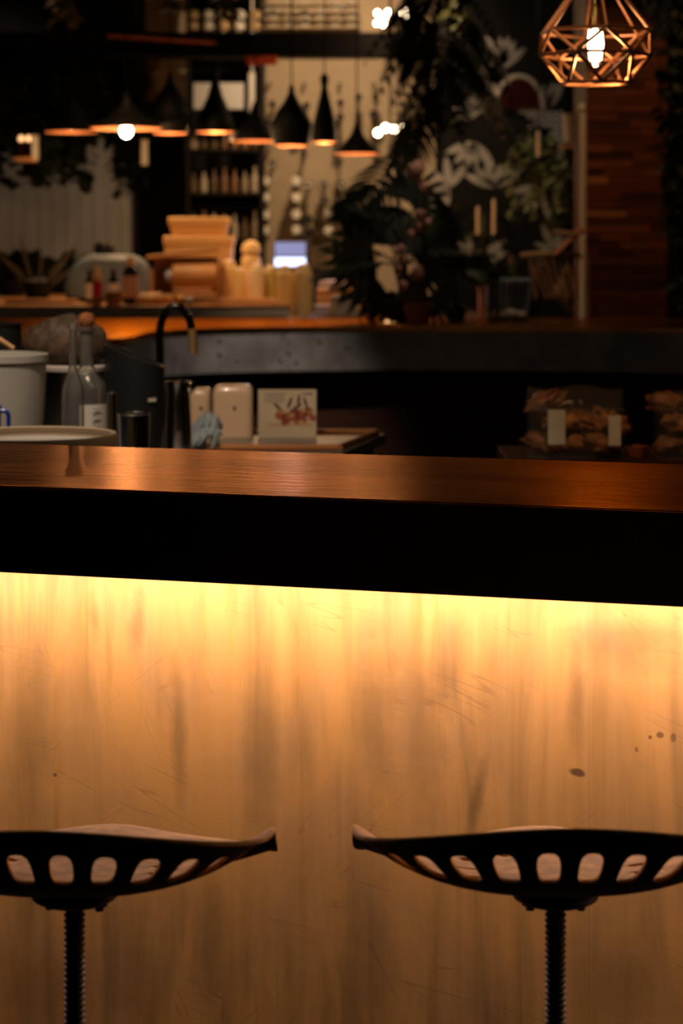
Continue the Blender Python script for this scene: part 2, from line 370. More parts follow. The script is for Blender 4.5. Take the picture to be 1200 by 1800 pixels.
# ------------------------------------------------------------------ stools
def seat_mesh():
    g = G(); NC = 28; K = 4
    a_, bb, bf = .225, .17, .185
    def h(ps):      # ps: angle from the back (0 = back, pi = front)
        c = math.cos(ps)
        hb = .102; hs = .058; hf = -.012
        base = hs+(hb-hs)*c**2 if c > 0 else hs+(hf-hs)*(abs(c)**.5)
        if c < 0: base += .010*math.exp(-((PI-abs(ps))/.30)**2)
        return base
    def pt(ps, r):
        s, c = math.sin(ps), math.cos(ps)
        # super-ellipse outline, wide at the hips
        e = 2.35; q = (abs(s)**e+abs(c)**e)**(-1/e)
        b = bb if c > 0 else bf
        x = a_*s*q; y = -b*c*q
        if c < 0: y -= .035*math.exp(-((PI-abs(ps))/.45)**2)*-1*.6
        p = 4.2 if c > 0 else 3.0
        p = 3.0+1.2*max(0, c)
        z = h(ps)*r**p
        if r > .96: z += -.004*((r-.96)/.04)**2
        return (x*r, y*r, z)
    cell = 2*PI/NC
    def hole(u0, u1, r0, r1, hu, hr, rows):
        # square boundary with K samples a side, mapped to rounded hole
        cu, cr = (u0+u1)/2, (r0+r1)/2; du, dr = (u1-u0)/2, (r1-r0)/2
        B = []
        for i in range(K): B.append((-1+2*i/K, -1))
        for i in range(K): B.append((1, -1+2*i/K))
        for i in range(K): B.append((1-2*i/K, 1))
        for i in range(K): B.append((-1, 1-2*i/K))
        H = []
        for x, y in B:
            ln = max(abs(x), abs(y)); e = 3.2
            k = 1/((abs(x)**e+abs(y)**e)**(1/e)); H.append((x*k*hu, y*k*hr))
        v = []; f = []; nb = len(B)
        for j in range(rows+1):
            t = j/rows
            for (x, y), (hx, hy) in zip(B, H):
                v.append(pt(cu+du*(x*(1-t)+hx*t), cr+dr*(y*(1-t)+hy*t)))
        for j in range(rows):
            for i in range(nb):
                i2 = (i+1) % nb; f.append((j*nb+i, j*nb+i2, (j+1)*nb+i2, (j+1)*nb+i))
        g.add(v, f)
    def band(u0, u1, r0, r1, nr):
        v = []; f = []
        for j in range(nr+1):
            for i in range(K+1): v.append(pt(u0+(u1-u0)*i/K, r0+(r1-r0)*j/nr))
        for j in range(nr):
            for i in range(K): f.append((j*(K+1)+i, j*(K+1)+i+1, (j+1)*(K+1)+i+1, (j+1)*(K+1)+i))
        g.add(v, f)
    for c in range(NC):
        ctr = (c+.5)*cell
        if ctr > PI: ctr -= 2*PI
        u0, u1 = ctr-cell/2, ctr+cell/2
        band(u0, u1, .0, .34, 3)
        if c % 2 == 0 and abs(ctr) > .3: hole(u0, u1, .34, .56, .5, .62, 2)
        else: band(u0, u1, .34, .56, K)
        band(u0, u1, .56, .73, 3)
        if abs(ctr) < R(80): hole(u0, u1, .73, .955, .56, .70, 3)
        else: band(u0, u1, .73, .955, K)
        band(u0, u1, .955, 1.0, 3)
    return g
def make_stool(loc, rz, label):
    t = thing('tractor_stool', label, 'stool', loc, rz, group='tractor-seat bar stools')
    zs = .731
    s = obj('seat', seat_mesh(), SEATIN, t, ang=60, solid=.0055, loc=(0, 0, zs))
    s.data.materials.append(CASTIRON); s.modifiers[0].material_offset = 1; s.modifiers[0].material_offset_rim = 0  # lit colour on inside and rim, dark colour on the shaded outside
    g = G().lathe([(0, 0), (.030, 0), (.040, -.012), (.047, -.016), (.048, -.022), (.038, -.027), (0, -.027)], (0, 0, zs), 28)
    obj('mounting_plate', g, IRONDARK, t, bevel=.002)
    for x in (-.028, .028):
        obj('bolt', G().lathe([(0, 0), (.009, 0), (.009, -.006), (.005, -.006), (.005, -.011), (0, -.011)], (x, 0, zs-.0265), 6), IRONDARK, t)
    # threaded post
    prof = [(0, .60)]; pr = []
    z = zs-.020; p = .0066
    pr.append((0, z)); pr.append((.0095, z))
    while z > .30:
        pr += [(.0095, z), (.0118, z-p*.25), (.0118, z-p*.55), (.0095, z-p*.8)]; z -= p
    pr += [(.0095, z), (0, z)]
    obj('threaded_post', G().lathe(pr, n=24), IRONDARK, t, ang=20)
    obj('nut_hub', G().lathe([(0, .36), (.028, .36), (.034, .35), (.034, .27), (.028, .26), (0, .26)], n=24), IRONDARK, t)
    for k in range(4):
        a = PI/4+k*PI/2; c, s_ = math.cos(a), math.sin(a)
        obj('leg', G().tube([(c*.025, s_*.025, .34), (c*.06, s_*.06, .30), (c*.15, s_*.15, .12), (c*.19, s_*.19, .012)], [.013, .013, .011, .012], 10), IRONDARK, t)
    obj('foot_ring', G().tube([(.155*math.cos(i*PI/16), .155*math.sin(i*PI/16), .12) for i in range(33)], .008, 8), IRONDARK, t)
    return t
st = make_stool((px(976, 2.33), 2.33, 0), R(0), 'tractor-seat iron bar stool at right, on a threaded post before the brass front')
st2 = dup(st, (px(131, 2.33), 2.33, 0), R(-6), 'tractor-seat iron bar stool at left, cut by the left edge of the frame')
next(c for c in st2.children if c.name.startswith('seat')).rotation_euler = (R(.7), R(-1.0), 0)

# ------------------------------------------------------------------ copper cage pendant
YC = 4.6; k = YC/F
t = thing('cage_pendant', 'geometric copper wire cage pendant with a glowing tubular filament bulb', 'pendant lamp', P(1046, 148, YC))
def ring(r, y, off): return [Vector((r*k*math.cos(R(off+60*i)), r*k*math.sin(R(off+60*i)), (148-y)*k)) for i in range(6)]
U, M_, B_ = ring(100, 56, 34), ring(98, 97, 4), ring(62, 146, 34)
apex = Vector((0, 0, (148+70)*k)); edges = []
for i in range(6):
    j = (i+1) % 6
    edges += [(apex, U[i]), (U[i], U[j]), (U[i], M_[i]), (U[i], M_[j]), (M_[i], M_[j]), (M_[i], B_[i]), (M_[j], B_[i]), (B_[i], B_[j])]
for a, b in edges: obj('rod', G().tube([a, b], .0043, 8), COPROD, t)
obj('ceiling_cord', G().tube([(0, 0, (148-8)*k), (0, 0, ZT-pz(148, YC))], .0028, 8), SOCKET, t)
zb = lambda y: (148-y)*k
obj('socket', G().lathe([(0, zb(6)), (5*k, zb(8)), (7.5*k, zb(12)), (7.5*k, zb(44)), (9*k, zb(46)), (0, zb(46))], n=20), SOCKET, t)
bl = obj('bulb', G().lathe([(8*k, zb(44)), (15*k, zb(50)), (17*k, zb(60)), (17*k, zb(98)), (13*k, zb(110)), (5*k, zb(117)), (0, zb(118))], n=28), AMBERG, t)
fg = G()
for i in range(8):
    a = i*PI/4; fg.tube([(7*k*math.cos(a), 7*k*math.sin(a), zb(54)), (9*k*math.cos(a), 9*k*math.sin(a), zb(76)), (6*k*math.cos(a), 6*k*math.sin(a), zb(104))], 2.2*k, 6)
fg.tube([(0, 0, zb(52)), (0, 0, zb(110))], 3*k, 6)
obj('filament', fg, FIL, bl)
lamp('pendant_light', 'POINT', (0, 0, zb(126)), 3.0, AMBER, parent=t, shadow_soft_size=.012)

# ------------------------------------------------------------------ work counter behind the bar
ZW = .90
wk = thing('work_counter', 'low dark work counter behind the bar, holding sink and jars', 'counter', (-1.0, 4.75, 0))
obj('worktop', G().prism([(-1.6, -.38), (.64, -1.0), (1.0, .61), (1.125, 1.17), (-1.6, 1.25)], ZW-.03, ZW), STEELB, wk, bevel=.003)
obj('cabinet', G().prism([(-1.58, -.34), (.60, -.96), (.97, .61), (1.09, 1.14), (-1.58, 1.2)], 0, ZW-.0302), BLACKF, wk)
sk = thing('sink', 'copper-rimmed steel sink at the right end of the work counter', 'sink', (0, 0, ZW))
c4 = [(px(245, 5.42), 5.42), (px(596, 5.42), 5.42), (px(664, 5.86), 5.86), (px(330, 5.86), 5.86)]
g = G()
for i in range(4):
    a, b = c4[i], c4[(i+1) % 4]; g.tube([(a[0], a[1], .008), (b[0], b[1], .008)], .009, 8)
obj('rim', g, mat('copper_trim', (.62, .26, .10), .3, .9), sk)
gi = [(x*.985+.985*0-.002, y) for x, y in c4]
g = G(); z0 = .002
top = [(x, y, z0) for x, y in c4]; mx = sum(p[0] for p in c4)/4; my = sum(p[1] for p in c4)/4
ins = [(mx+(x-mx)*.9, my+(y-my)*.72, z0) for x, y in c4]
g.add(top+ins, [(i, (i+1) % 4, 4+(i+1) % 4, 4+i) for i in range(4)])
obj('basin', g, STEEL, sk, solid=.003)
g = G(); m2 = [(x, y, .0045) for x, y, _ in ins]; bt = [(mx+(x-mx)*.85, my+(y-my)*.6, .003) for x, y in c4]
g.add(m2+bt, [(i, (i+1) % 4, 4+(i+1) % 4, 4+i) for i in range(4)]+[(4, 5, 6, 7)])
obj('basin_floor', g, STEELB, sk)

# faucet
YFc = 5.35; kf = YFc/F
t = thing('faucet', 'black gooseneck faucet arching over the sink', 'faucet', (px(281, YFc), YFc, ZW))
zz = lambda y, Y=YFc: pz(y, Y)-ZW
pts = [(0, 0, 0), (0, 0, zz(620))]
for i in range(13):
    a = PI-i*PI/12*1.02; pts.append(((28+29*math.cos(a))*kf, 0, zz(592)+54*kf*math.sin(a)))
pts.append((58*kf, 0, zz(606)))
obj('spout', G().tube(pts, 7.0*kf, 16), mat('black_chrome', (.035, .028, .022), .12, .9), t, ang=60)
obj('aerator', G().tube([(56.6*kf, 0, zz(578)), (58*kf, 0, zz(600)), (58.5*kf, 0, zz(622))], 7.9*kf, 14), mat('gold_chrome', (.85, .50, .22), .3, .8), t)
obj('base', G().lathe([(0, .03), (.018, .03), (.024, .0), (0, 0)]), BLACKP, t)
obj('lever', G().tube([(0, -.01, .07), (.035, -.03, .085)], .005), BLACKP, t)

for i, (x, y) in enumerate(((-1.05, 4.25), (-.35, 4.05), (.45, 3.85))):  # unseen bulbs added over the bar for glints on glass and steel
    t = thing('added_bulb_pendant', 'added bare amber bulb pendant above the frame over the bar', 'pendant lamp', (x, y, 2.3), group='added bare bulbs above the bar')
    obj('bulb', G().lathe([(0, -.06), (.02, -.052), (.03, -.03), (.028, 0), (.014, .04), (.012, .05), (0, .05)], n=20), BULBG, t)
    obj('socket', G().lathe([(0, .05), (.015, .05), (.017, .1), (0, .11)], n=16), SOCKET, t)
    obj('cord', G().tube([(0, 0, .1), (0, 0, ZT-2.3)], .003, 6), SHADE, t)
    lamp('bulb_light', 'POINT', (0, 0, -.1), (5, 3, .4)[i], (1, .72, .45), parent=t, shadow_soft_size=.03)
# white bucket
Y = 4.75; kk = Y/F
t = thing('plastic_bucket', 'milky white plastic bucket cut by the left edge', 'bucket', (px(-14, Y), Y, ZW))
zt = pz(622, Y)-ZW
obj('body', G().lathe([(0, 0), (84*kk, 0), (95*kk, zt-.02), (95*kk, zt), (92*kk, zt), (81*kk, .005), (0, .005)], n=48), TUBP, t)
obj('rim', G().lathe([(94.5*kk, zt-.018), (98*kk, zt-.016), (98*kk, zt), (94.5*kk, zt+.001)], n=48, closed=True), TUBP, t)
obj('handle', G().tube([(97*kk*math.cos(a), 97*kk*math.sin(a), zt-.01-.05*math.sin(a)) for a in [i*PI/16 for i in range(17)]], .002, 6), WIRE, t)
# blue jug
Y = 4.45; kk = Y/F
t = thing('blue_jug', 'blue plastic jug whose handle shows at the left edge', 'jug', (px(-42, Y), Y, ZW))
obj('body', G().lathe([(0, 0), (40*kk, 0), (44*kk, .19), (42*kk, .19), (38*kk, .004), (0, .004)]), BLUEP, t)
hx = lambda v: v*kk
pts = [(hx(40), 0, pz(722, Y)-ZW)]+[(hx(48+9*math.sin(i*PI/8*.5)), 0, pz(722+10*(1-math.cos(i*PI/8*.5)), Y)-ZW) for i in range(9)]+[(hx(57), 0, pz(752, Y)-ZW), (hx(42), 0, pz(768, Y)-ZW)]
obj('handle', G().tube(pts, 4*kk, 10), BLUEP, t)
# beige wide tub
Y = 4.15; kk = Y/F
t = thing('wide_tub', 'wide shallow beige plastic tub right behind the bar at left', 'tub', (px(58, Y), Y, ZW))
zt = pz(763, Y)-ZW; r0 = 148*kk
obj('body', G().lathe([(0, 0), (r0*.86, 0), (r0*.97, zt-.012), (r0*.95, zt-.012), (r0*.84, .004), (0, .004)], n=56), TUBB, t)
obj('rim', G().lathe([(r0*.93, zt), (r0*.985, zt+.002), (r0, zt-.004), (r0, zt-.024), (r0*.975, zt-.024), (r0*.955, zt-.010)], n=56, closed=True), TUBB, t)
obj('contents', G().lathe([(0, zt-.020), (r0*.9, zt-.022), (r0*.955, zt-.016)], n=48), TUBP, t)

# glass bottles
def bottle(name, cx, Y, prof, label, m=GLASS, cat='bottle', group=None):
    t = thing(name, label, cat, (px(cx, Y), Y, ZW), group=group); kk = Y/F
    out = [(r*kk, pz(y, Y)-ZW if y else 0) for r, y in prof]
    inn = [(max(r-.0022, .001), z+(.003 if i == 0 else 0)) for i, (r, z) in enumerate(out)][::-1]
    obj('glass', G().lathe([(0, 0)]+out+inn+[(0, .006)], n=36), m, t); return t, kk
t, kk = bottle('corked_bottle', 152, 4.9, [(34, 0), (36, 815), (36, 690), (32, 672), (17, 655), (12, 640), (11, 585), (13, 583), (13, 575)], 'clear glass bottle closed with a round cork stopper')
z = lambda y: pz(y, 4.9)-ZW
obj('cork', G().lathe([(0, z(590)), (9*kk, z(590)), (10*kk, z(574)), (13*kk, z(570)), (15*kk, z(562)), (12*kk, z(552)), (0, z(549))]), CORK, t)
lb = obj('paper_label', G().lathe([(37*kk, z(752)), (37*kk, z(709))], n=36), PAPER, t)
# keep only the camera-side right half of the label
bm = bmesh.new(); bm.from_mesh(lb.data)
bmesh.ops.delete(bm, geom=[f for f in bm.faces if not (f.calc_center_median().y < -.01 and f.calc_center_median().x > .004)], context='FACES')
bm.to_mesh(lb.data); bm.free()
g = G()
for i in range(5): g.box((.030-.003*(i % 2), -.0425+.004*(i % 2)*0, z(716+7*i)), (.020, .0012, .0013), rz=R(38))
obj('print', g, INK, lb)
t, kk = bottle('open_bottle', 128, 4.68, [(18, 0), (20, 860), (20, 700), (18, 680), (9, 655), (6.5, 640), (6, 580), (9, 577), (9, 568)], 'slim clear glass bottle without stopper, left of the corked one')

# steel pot with brown domed cover, black stock pot
Y = 5.15; kk = Y/F
t = thing('steel_pot', 'tall stainless pot with pale rim behind the glass bottles', 'pot', (px(130, Y), Y, ZW))
z = lambda y: pz(y, Y)-ZW
obj('body', G().lathe([(0, 0), (52*kk, 0), (53*kk, z(650)), (50*kk, z(650)), (50*kk, .004), (0, .004)], n=48), STEEL, t)
obj('rim', G().lathe([(50*kk, z(652)), (61*kk, z(650)), (62*kk, z(643)), (58*kk, z(640)), (50*kk, z(644))], n=48, closed=True), mat('pale_rim', (.6, .52, .45), .4), t)
g = G().blob((0, 0, 0), (72*kk, 60*kk, 50*kk), 3, .16, 2.2, 4)
o = obj('woven_bag', g, BAGB, loc=(px(118, Y), Y, pz(603, Y)), ang=60); tag(o, 'brown woven bag slumped on the tall stainless pot', 'bag')
Y = 5.3; kk = Y/F
t = thing('black_stockpot', 'black stockpot behind the milky bucket at the left edge', 'pot', (px(0, Y), Y, ZW))
z = lambda y: pz(y, Y)-ZW
obj('body', G().lathe([(0, 0), (38*kk, 0), (38*kk, z(572)), (41*kk, z(571)), (41*kk, z(568)), (35*kk, z(568)), (35*kk, .004), (0, .004)], n=40), BLACKP, t)
o = obj('wooden_spoon', G().tube([(0, 0, 0), (-.11, .01, .07)], [.006, .006], 10).blob((-.12, .01, .078), (.02, .008, .014), 2), WOODT, loc=P(24, 613, 4.75)); tag(o, 'wooden spoon leaning over the milky bucket rim', 'spoon')

# black slant-rimmed bin
Y = 5.1; kk = Y/F
t = thing('black_bin', 'matt black bin with slanted rim left of the faucet', 'bin', (px(236, Y), Y, ZW))
g = G(); n = 40; rr = 52*kk; v = []; f = []
for j, (r, zz0) in enumerate(((0, 0), (.9, 0), (1, .6), (1.02, 1), (.96, 1), (.9, .02), (0, .02))):
    for i in range(n):
        a = 2*PI*i/n; x = max(r, 1e-4)*rr*math.cos(a); y = max(r, 1e-4)*rr*math.sin(a)
        top = pz(624, Y)-ZW-(x/rr)*20*kk
        v.append((x, y, zz0*top))
for j in range(6):
    for i in range(n): f.append((j*n+i, j*n+(i+1) % n, (j+1)*n+(i+1) % n, (j+1)*n+i))
g.add(v, f); obj('body', g, mat('matt_black', (.012, .012, .013), .42), t)
obj('label_plate', G().box((35*kk, -41*kk, pz(700, Y)-ZW), (16*kk, .002, 6*kk), rz=R(42)), PAPER, t)

# steel cups and milk jug
def cup(name, cx, Y, r, top, label, cat='cup', m=STEEL):
    kk = Y/F; t = thing(name, label, cat, (px(cx, Y), Y, ZW)); h = pz(top, Y)-ZW
    obj('body', G().lathe([(0, 0), (r*.85*kk, 0), (r*kk, h), (r*kk-.0015, h+.0008), (r*.83*kk, .004), (0, .004)], n=40), m, t)
    obj('rim', G().tube([(r*kk*math.cos(i*PI/18), r*kk*math.sin(i*PI/18), h) for i in range(37)], .0016, 6), m, t)
    return t
cup('shaker_cup', 235, 4.55, 29, 727, 'short stainless shaker cup in front of the black bin')
cup('steel_tumbler', 196, 4.75, 9, 690, 'narrow stainless tumbler between corked bottle and shaker cup')
Y = 5.2; kk = Y/F
t = thing('milk_jug', 'tall stainless milk jug with flared spout beside the faucet', 'jug', (px(311, Y), Y, ZW)); z = lambda y: pz(y, Y)-ZW
obj('body', G().lathe([(0, 0), (26*kk, 0), (26*kk, z(760)), (23*kk, z(705)), (22*kk, z(690)), (25*kk, z(670)), (23.5*kk, z(670)), (20*kk, z(690)), (24*kk, .004), (0, .004)], n=40), STEEL, t)
obj('spout', G().add([(14*kk, -12*kk, z(690)), (14*kk, 12*kk, z(690)), (20*kk, -13*kk, z(668)), (20*kk, 13*kk, z(668)), (38*kk, 0, z(676)), (24*kk, 0, z(692))], [(0, 2, 4, 5), (1, 5, 4, 3), (0, 5, 1)]), STEEL, t, solid=.0015)
obj('handle', G().tube([(-23*kk, 0, z(685)), (-38*kk, 0, z(690)), (-40*kk, 0, z(715)), (-34*kk, 0, z(745)), (-25*kk, 0, z(752))], .004, 8), STEEL, t)

# cream canisters
def canister(cx, Y, w, top, label):
    kk = Y/F; t = thing('cream_canister', label, 'canister', (px(cx, Y), Y, ZW), group='cream canisters'); h = pz(top, Y)-ZW
    wx = w*kk; poly = []
    for (sx, sy) in ((1, 1), (-1, 1), (-1, -1), (1, -1)):
        for i in range(5):
            a = {(1, 1): 0, (-1, 1): PI/2, (-1, -1): PI, (1, -1): 3*PI/2}[(sx, sy)]+i*PI/8
            poly.append((sx*(wx-.018)+.018*math.cos(a), sy*(.045-.018)+.018*math.sin(a)))
    g = G(); v = []; n = len(poly)
    for s, zz_ in ((1, 0), (1, h-.030), (.975, h-.015), (.90, h-.005), (.74, h), (0.001, h)):
        v += [(x*s, y*s, zz_) for x, y in poly]
    f = [(j*n+i, j*n+(i+1) % n, (j+1)*n+(i+1) % n, (j+1)*n+i) for j in range(5) for i in range(n)]
    g.add(v, f); obj('body', g, CREAM, t, ang=60)
    obj('dot', G().lathe([(0, 0), (3*kk, 0), (3*kk, .002), (0, .002)], n=12, M=Matrix.Translation((.1*wx, -.0455, h*.58)) @ Matrix.Rotation(PI/2, 4, 'X')), PDARK, t)
canister(410, 5.80, 35.5, 676, 'larger cream canister with rounded shoulders beside the picture card')
canister(353, 5.92, 19, 682, 'small cream canister half hidden behind the milk jug')
# picture card
Y = 5.78; kk = Y/F
t = thing('picture_card', 'cream card printed with red-brown fruit sprigs, standing behind the sink', 'card', (px(505, Y), Y, ZW), rot=(R(-5), 0, 0)); h = pz(684, Y)-ZW; wd = 51*kk
t.location.y = Y-.02
obj('board', G().box((0, 0, h/2), (2*wd, .004, h)), CARD, t, bevel=.0015)
def patch(cx, cz, rx, rz_, m, name='print', n=10, rot=0, off=.0024):
    v = [(cx+rx*math.cos(a)*math.cos(rot)-rz_*math.sin(a)*math.sin(rot), -off, cz+rx*math.cos(a)*math.sin(rot)+rz_*math.sin(a)*math.cos(rot)) for a in [2*PI*i/n for i in range(n)]]
    v += [(p[0], -off-.0005, p[2]) for p in v]
    return v, [tuple(range(n, 2*n))]+[(i, (i+1) % n, n+(i+1) % n, n+i) for i in range(n)]
g = G(); g2 = G(); g3 = G()
for x, y, r in ((-12, 42, 12), (0, 38, 13), (12, 46, 12), (24, 44, 13), (36, 48, 12), (-4, 30, 9), (44, 38, 8), (16, 34, 9), (30, 34, 7)):
    g.add(*patch(x*kk, (y+ -2)*kk, r*kk*.8, r*kk*.7, PRED))
for x, y, a in ((4, 62, 1.2), (20, 66, 1.5), (16, 54, .6), (32, 62, 1.9), (-16, 54, 2.4)): g2.add(*patch(x*kk, y*kk, 11*kk, 2.6*kk, PDARK, rot=a, off=.0030))
for x, y, r in ((-8, 46, 5), (8, 40, 5), (28, 48, 5), (40, 46, 4)): g3.add(*patch(x*kk, y*kk, r*kk, r*.8*kk, POCH, off=.0034))
g3.box((6*kk, -.0024, 24*kk), (76*kk, .001, 3*kk))
obj('fruit_print', g, PRED, t); obj('leaf_print', g2, PDARK, t); obj('berry_print', g3, POCH, t)
g = G()
for i in range(4): g.box((-22*kk, -.0024, (78-5*i)*kk), ((38-6*(i % 2))*kk, .001, 1.6*kk))
g.box((36*kk, -.0024, 78*kk), (18*kk, .001, 4*kk)); obj('lettering', g, INK, t, kind='stuff')
# rag
g = G(); n1, n2 = 26, 26; v = []; f = []
for i in range(n1+1):
    for j in range(n2+1):
        u, w_ = i/n1-.5, j/n2-.5
        q = noise.noise(Vector((u*5, w_*5, 2))); q2 = noise.noise(Vector((u*9+4, w_*7, 5)))
        v.append((u*.075+.016*q2, w_*.06+.020*q, .028*(1-(2*u)**2*.7)+.034*q+.028*q2-.035*max(0, -w_)*2))
for i in range(n1):
    for j in range(n2): a = i*(n2+1)+j; f.append((a, a+1, a+n2+2, a+n2+1))
g.add(v, f); o = obj('cleaning_rag', g, RAG, solid=.002, loc=P(362, 762, 5.42), ang=80); tag(o, 'crumpled blue-grey rag draped on the sink edge', 'cloth')
lw = obj('rag_tail', G().blob((-.012, -.01, -.03), (.014, .01, .032), 2, .4, 3, 2), RAG, o)

# ------------------------------------------------------------------ pastry bags on a low shelf at right
ZS = .90
o = thing('low_shelf', 'dark low wooden shelf unit behind the bar at right', 'shelf', (1.16, 5.3, 0))
obj('shelf_board', G().box((0, 0, ZS-.015), (1.5, .5, .03)), DARKWOOD, o, bevel=.002)
obj('shelf_body', G().box((0, .01, (ZS-.03)/2), (1.46, .46, ZS-.032)), DARKWOOD, o)
def pastry_bag(x0, x1, top, Y, label, lbls, seed):
    kk = Y/F; cx = (x0+x1)/2; wd = (x1-x0)*kk; h = pz(top, Y)-ZS; rnd = random.Random(seed)
    t = thing('pastry_bag', label, 'bag', (px(cx, Y), Y, ZS))
    g = G(); nx, nz = 14, 10; v = []; f = []
    for side in (-1, 1):
        for j in range(nz+1):
            for i in range(nx+1):
                u, q = i/nx-.5, j/nz
                th = .072*(1-(2*u)**6*.6)*(1-q**5*.75); nn = noise.noise(Vector((u*6+seed, q*6, side)))
                v.append((u*wd*(1+.03*nn), side*th+.008*nn, .002+q*h*(1+.03*math.sin(u*9+seed))))
    s = (nx+1)*(nz+1)
    for q in (0, s):
        for j in range(nz):
            for i in range(nx): a = q+j*(nx+1)+i; f.append((a, a+1, a+nx+2, a+nx+1))
    for j in range(nz):
        for e in (0, nx): a = j*(nx+1)+e; f.append((a, a+nx+1, a+nx+1+s, a+s))
    for i in range(nx): f.append((i, i+1, i+1+s, i+s)); b = nz*(nx+1)+i; f.append((b, b+1, b+1+s, b+s))
    g.add(v, f); obj('film', g, FILM, t, ang=80)
    for (lx0, ly0, lx1, ly1) in lbls:
        obj('paper_label', G().box((((lx0+lx1)/2-cx)*kk, -.083, pz((ly0+ly1)/2, Y)-ZS), ((lx1-lx0)*kk, .0015, (ly1-ly0)*kk)), PAPER, t, bevel=.0005)
    hz = pz(716, Y)-ZS
    obj('seal_band', G().box((0, -.068, hz), (wd*.97, .002, .004)), FILM, t)
    for i in range(7):
        col, row = i % 3, i//3
        x = (col-1)*wd*.29+(.03 if row == 1 else 0)+rnd.uniform(-.008, .008)
        o = obj('bread_roll', G().blob((0, 0, 0), (.052, .034, .026), 3, .55, 2.8, seed+i), (BREAD, BREADM)[i % 2], loc=(px(cx, Y)+x, Y+rnd.uniform(-.015, .015), ZS+.034+row*.052), ang=80)
        o.rotation_euler = (0, rnd.uniform(-.5, .5), rnd.uniform(-.6, .6))
        tag(o, 'crusty brown bread roll inside the %s' % ('whole clear bag' if seed == 1 else 'clear bag cut by the right edge'), 'bread', 'rolls in the %s' % ('whole bag' if seed == 1 else 'cut-off bag'))
pastry_bag(926, 1094, 682, 5.25, 'clear bag of brown bread rolls with two white labels', [(957, 716, 987, 776), (1062, 726, 1083, 778)], 1)
pastry_bag(1150, 1270, 690, 5.22, 'clear bag of brown bread rolls cut by the right edge', [], 2)
t = thing('brown_dish', 'small brown dish between the two bread bags', 'dish', (px(1118, 5.25), 5.25, ZS))
obj('bowl', G().lathe([(0, 0), (.02, 0), (.028, .028), (.026, .028), (.018, .004), (0, .004)]), TERRA, t)

# ------------------------------------------------------------------ rear bar of the island (curved)
def smooth_curve(pts, n=10):
    out = []
    for i in range(len(pts)-1):
        p0 = pts[max(i-1, 0)]; p1 = pts[i]; p2 = pts[i+1]; p3 = pts[min(i+2, len(pts)-1)]
        for j in range(n):
            t = j/n
            out.append(tuple(.5*((2*b)+(-a+c)*t+(2*a-5*b+4*c-d)*t*t+(-a+3*b-3*c+d)*t**3) for a, b, c, d in zip(p0, p1, p2, p3)))
    out.append(pts[-1]); return out
fr = smooth_curve([(-2.6, 6.3), (-1.6, 6.75), (px(175, 7.66), 7.66), (px(285, 8.55), 8.55), (px(450, 8.88), 8.88), (px(700, 9.0), 9.0), (px(1000, 8.9), 8.9), (px(1250, 8.7), 8.7), (2.9, 8.2)])
rb = thing('rear_bar', 'curved rear bar with copper top and dark grey metal fascia', 'bar counter', (0, 9.2, 0))
loc = [(x, y-9.2) for x, y in fr]
obj('countertop', G().prism(loc+[(2.9, .75), (-2.6, .75)], ZB-.02, ZB), COPTOP, rb)
def ribbon(curve, off, z0, z1, th=.01):
    v = []; f = []
    for x, y in curve: v += [(x, y+off, z0), (x, y+off, z1), (x, y+off+th, z1), (x, y+off+th, z0)]
    for i in range(len(curve)-1):
        for q in range(4): f.append((4*i+q, 4*i+(q+1) % 4, 4*i+4+(q+1) % 4, 4*i+4+q))
    return G().add(v, f)
obj('fascia', ribbon(loc, .012, ZB-.19, ZB-.0205), CONC, rb, ang=50)
obj('underside', G().prism([(x, y+.03) for x, y in loc]+[(2.9, .7), (-2.6, .7)], ZB-.195, ZB-.185), BLACKF, rb)
obj('front_board', ribbon(loc, .22, .1, ZB-.196), DARKWOOD, rb, ang=50)
obj('carcass', G().box((.15, .42, .5), (5.2, .5, .95)), BLACKF, rb)
g = G()
for x, y in ((384, 597), (384, 622), (495, 592), (500, 585), (506, 620), (490, 630), (520, 638), (415, 634), (345, 600), (560, 600), (610, 612)):
    Yv = next(b+(c-b)*0 for (a, b), (a2, c) in zip(fr, fr[1:]) if a <= px(x, 8.8) <= a2)
    g.blob((px(x, Yv), Yv-9.2+.012, pz(y, Yv)), (.006+.004*random.random(), .003, .006+.004*random.random()), 1, .5, 3, x)
obj('stain_speck', g, CONCSPOT, rb)

# raised pass slab on/behind the rear bar
ZP = 1.138
t = thing('pass_shelf', 'raised wooden-topped pass shelf with grey front edge', 'shelf', (0, 10.0, 0))
xr = px(507, 10.0)
poly = [(-3.4, 0), (px(290, 10), 0), (xr, .16), (xr, 2.6), (-3.4, 2.6)]
obj('top_board', G().prism(poly, ZP-.008, ZP), WOODT, t)
obj('front_edge', G().prism([(x, y+.004) for x, y in poly], ZP-.055, ZP-.0082), mat('grey_edge', (.50, .45, .41), .6), t)
obj('base', G().prism([(-3.3, .1), (xr-.08, .26), (xr-.08, 2.5), (-3.3, 2.5)], 0, ZP-.056), BLACKF, t)
t = thing('back_table', 'dark side table behind the rear bar at centre', 'table', (.25, 10.75, 0))
obj('table_top', G().box((0, 0, ZB-.02), (.9, 1.4, .03)), DARKWOOD, t)
obj('table_body', G().box((0, 0, .52), (.84, 1.3, 1.04)), BLACKF, t)
ZK = ZB-.005

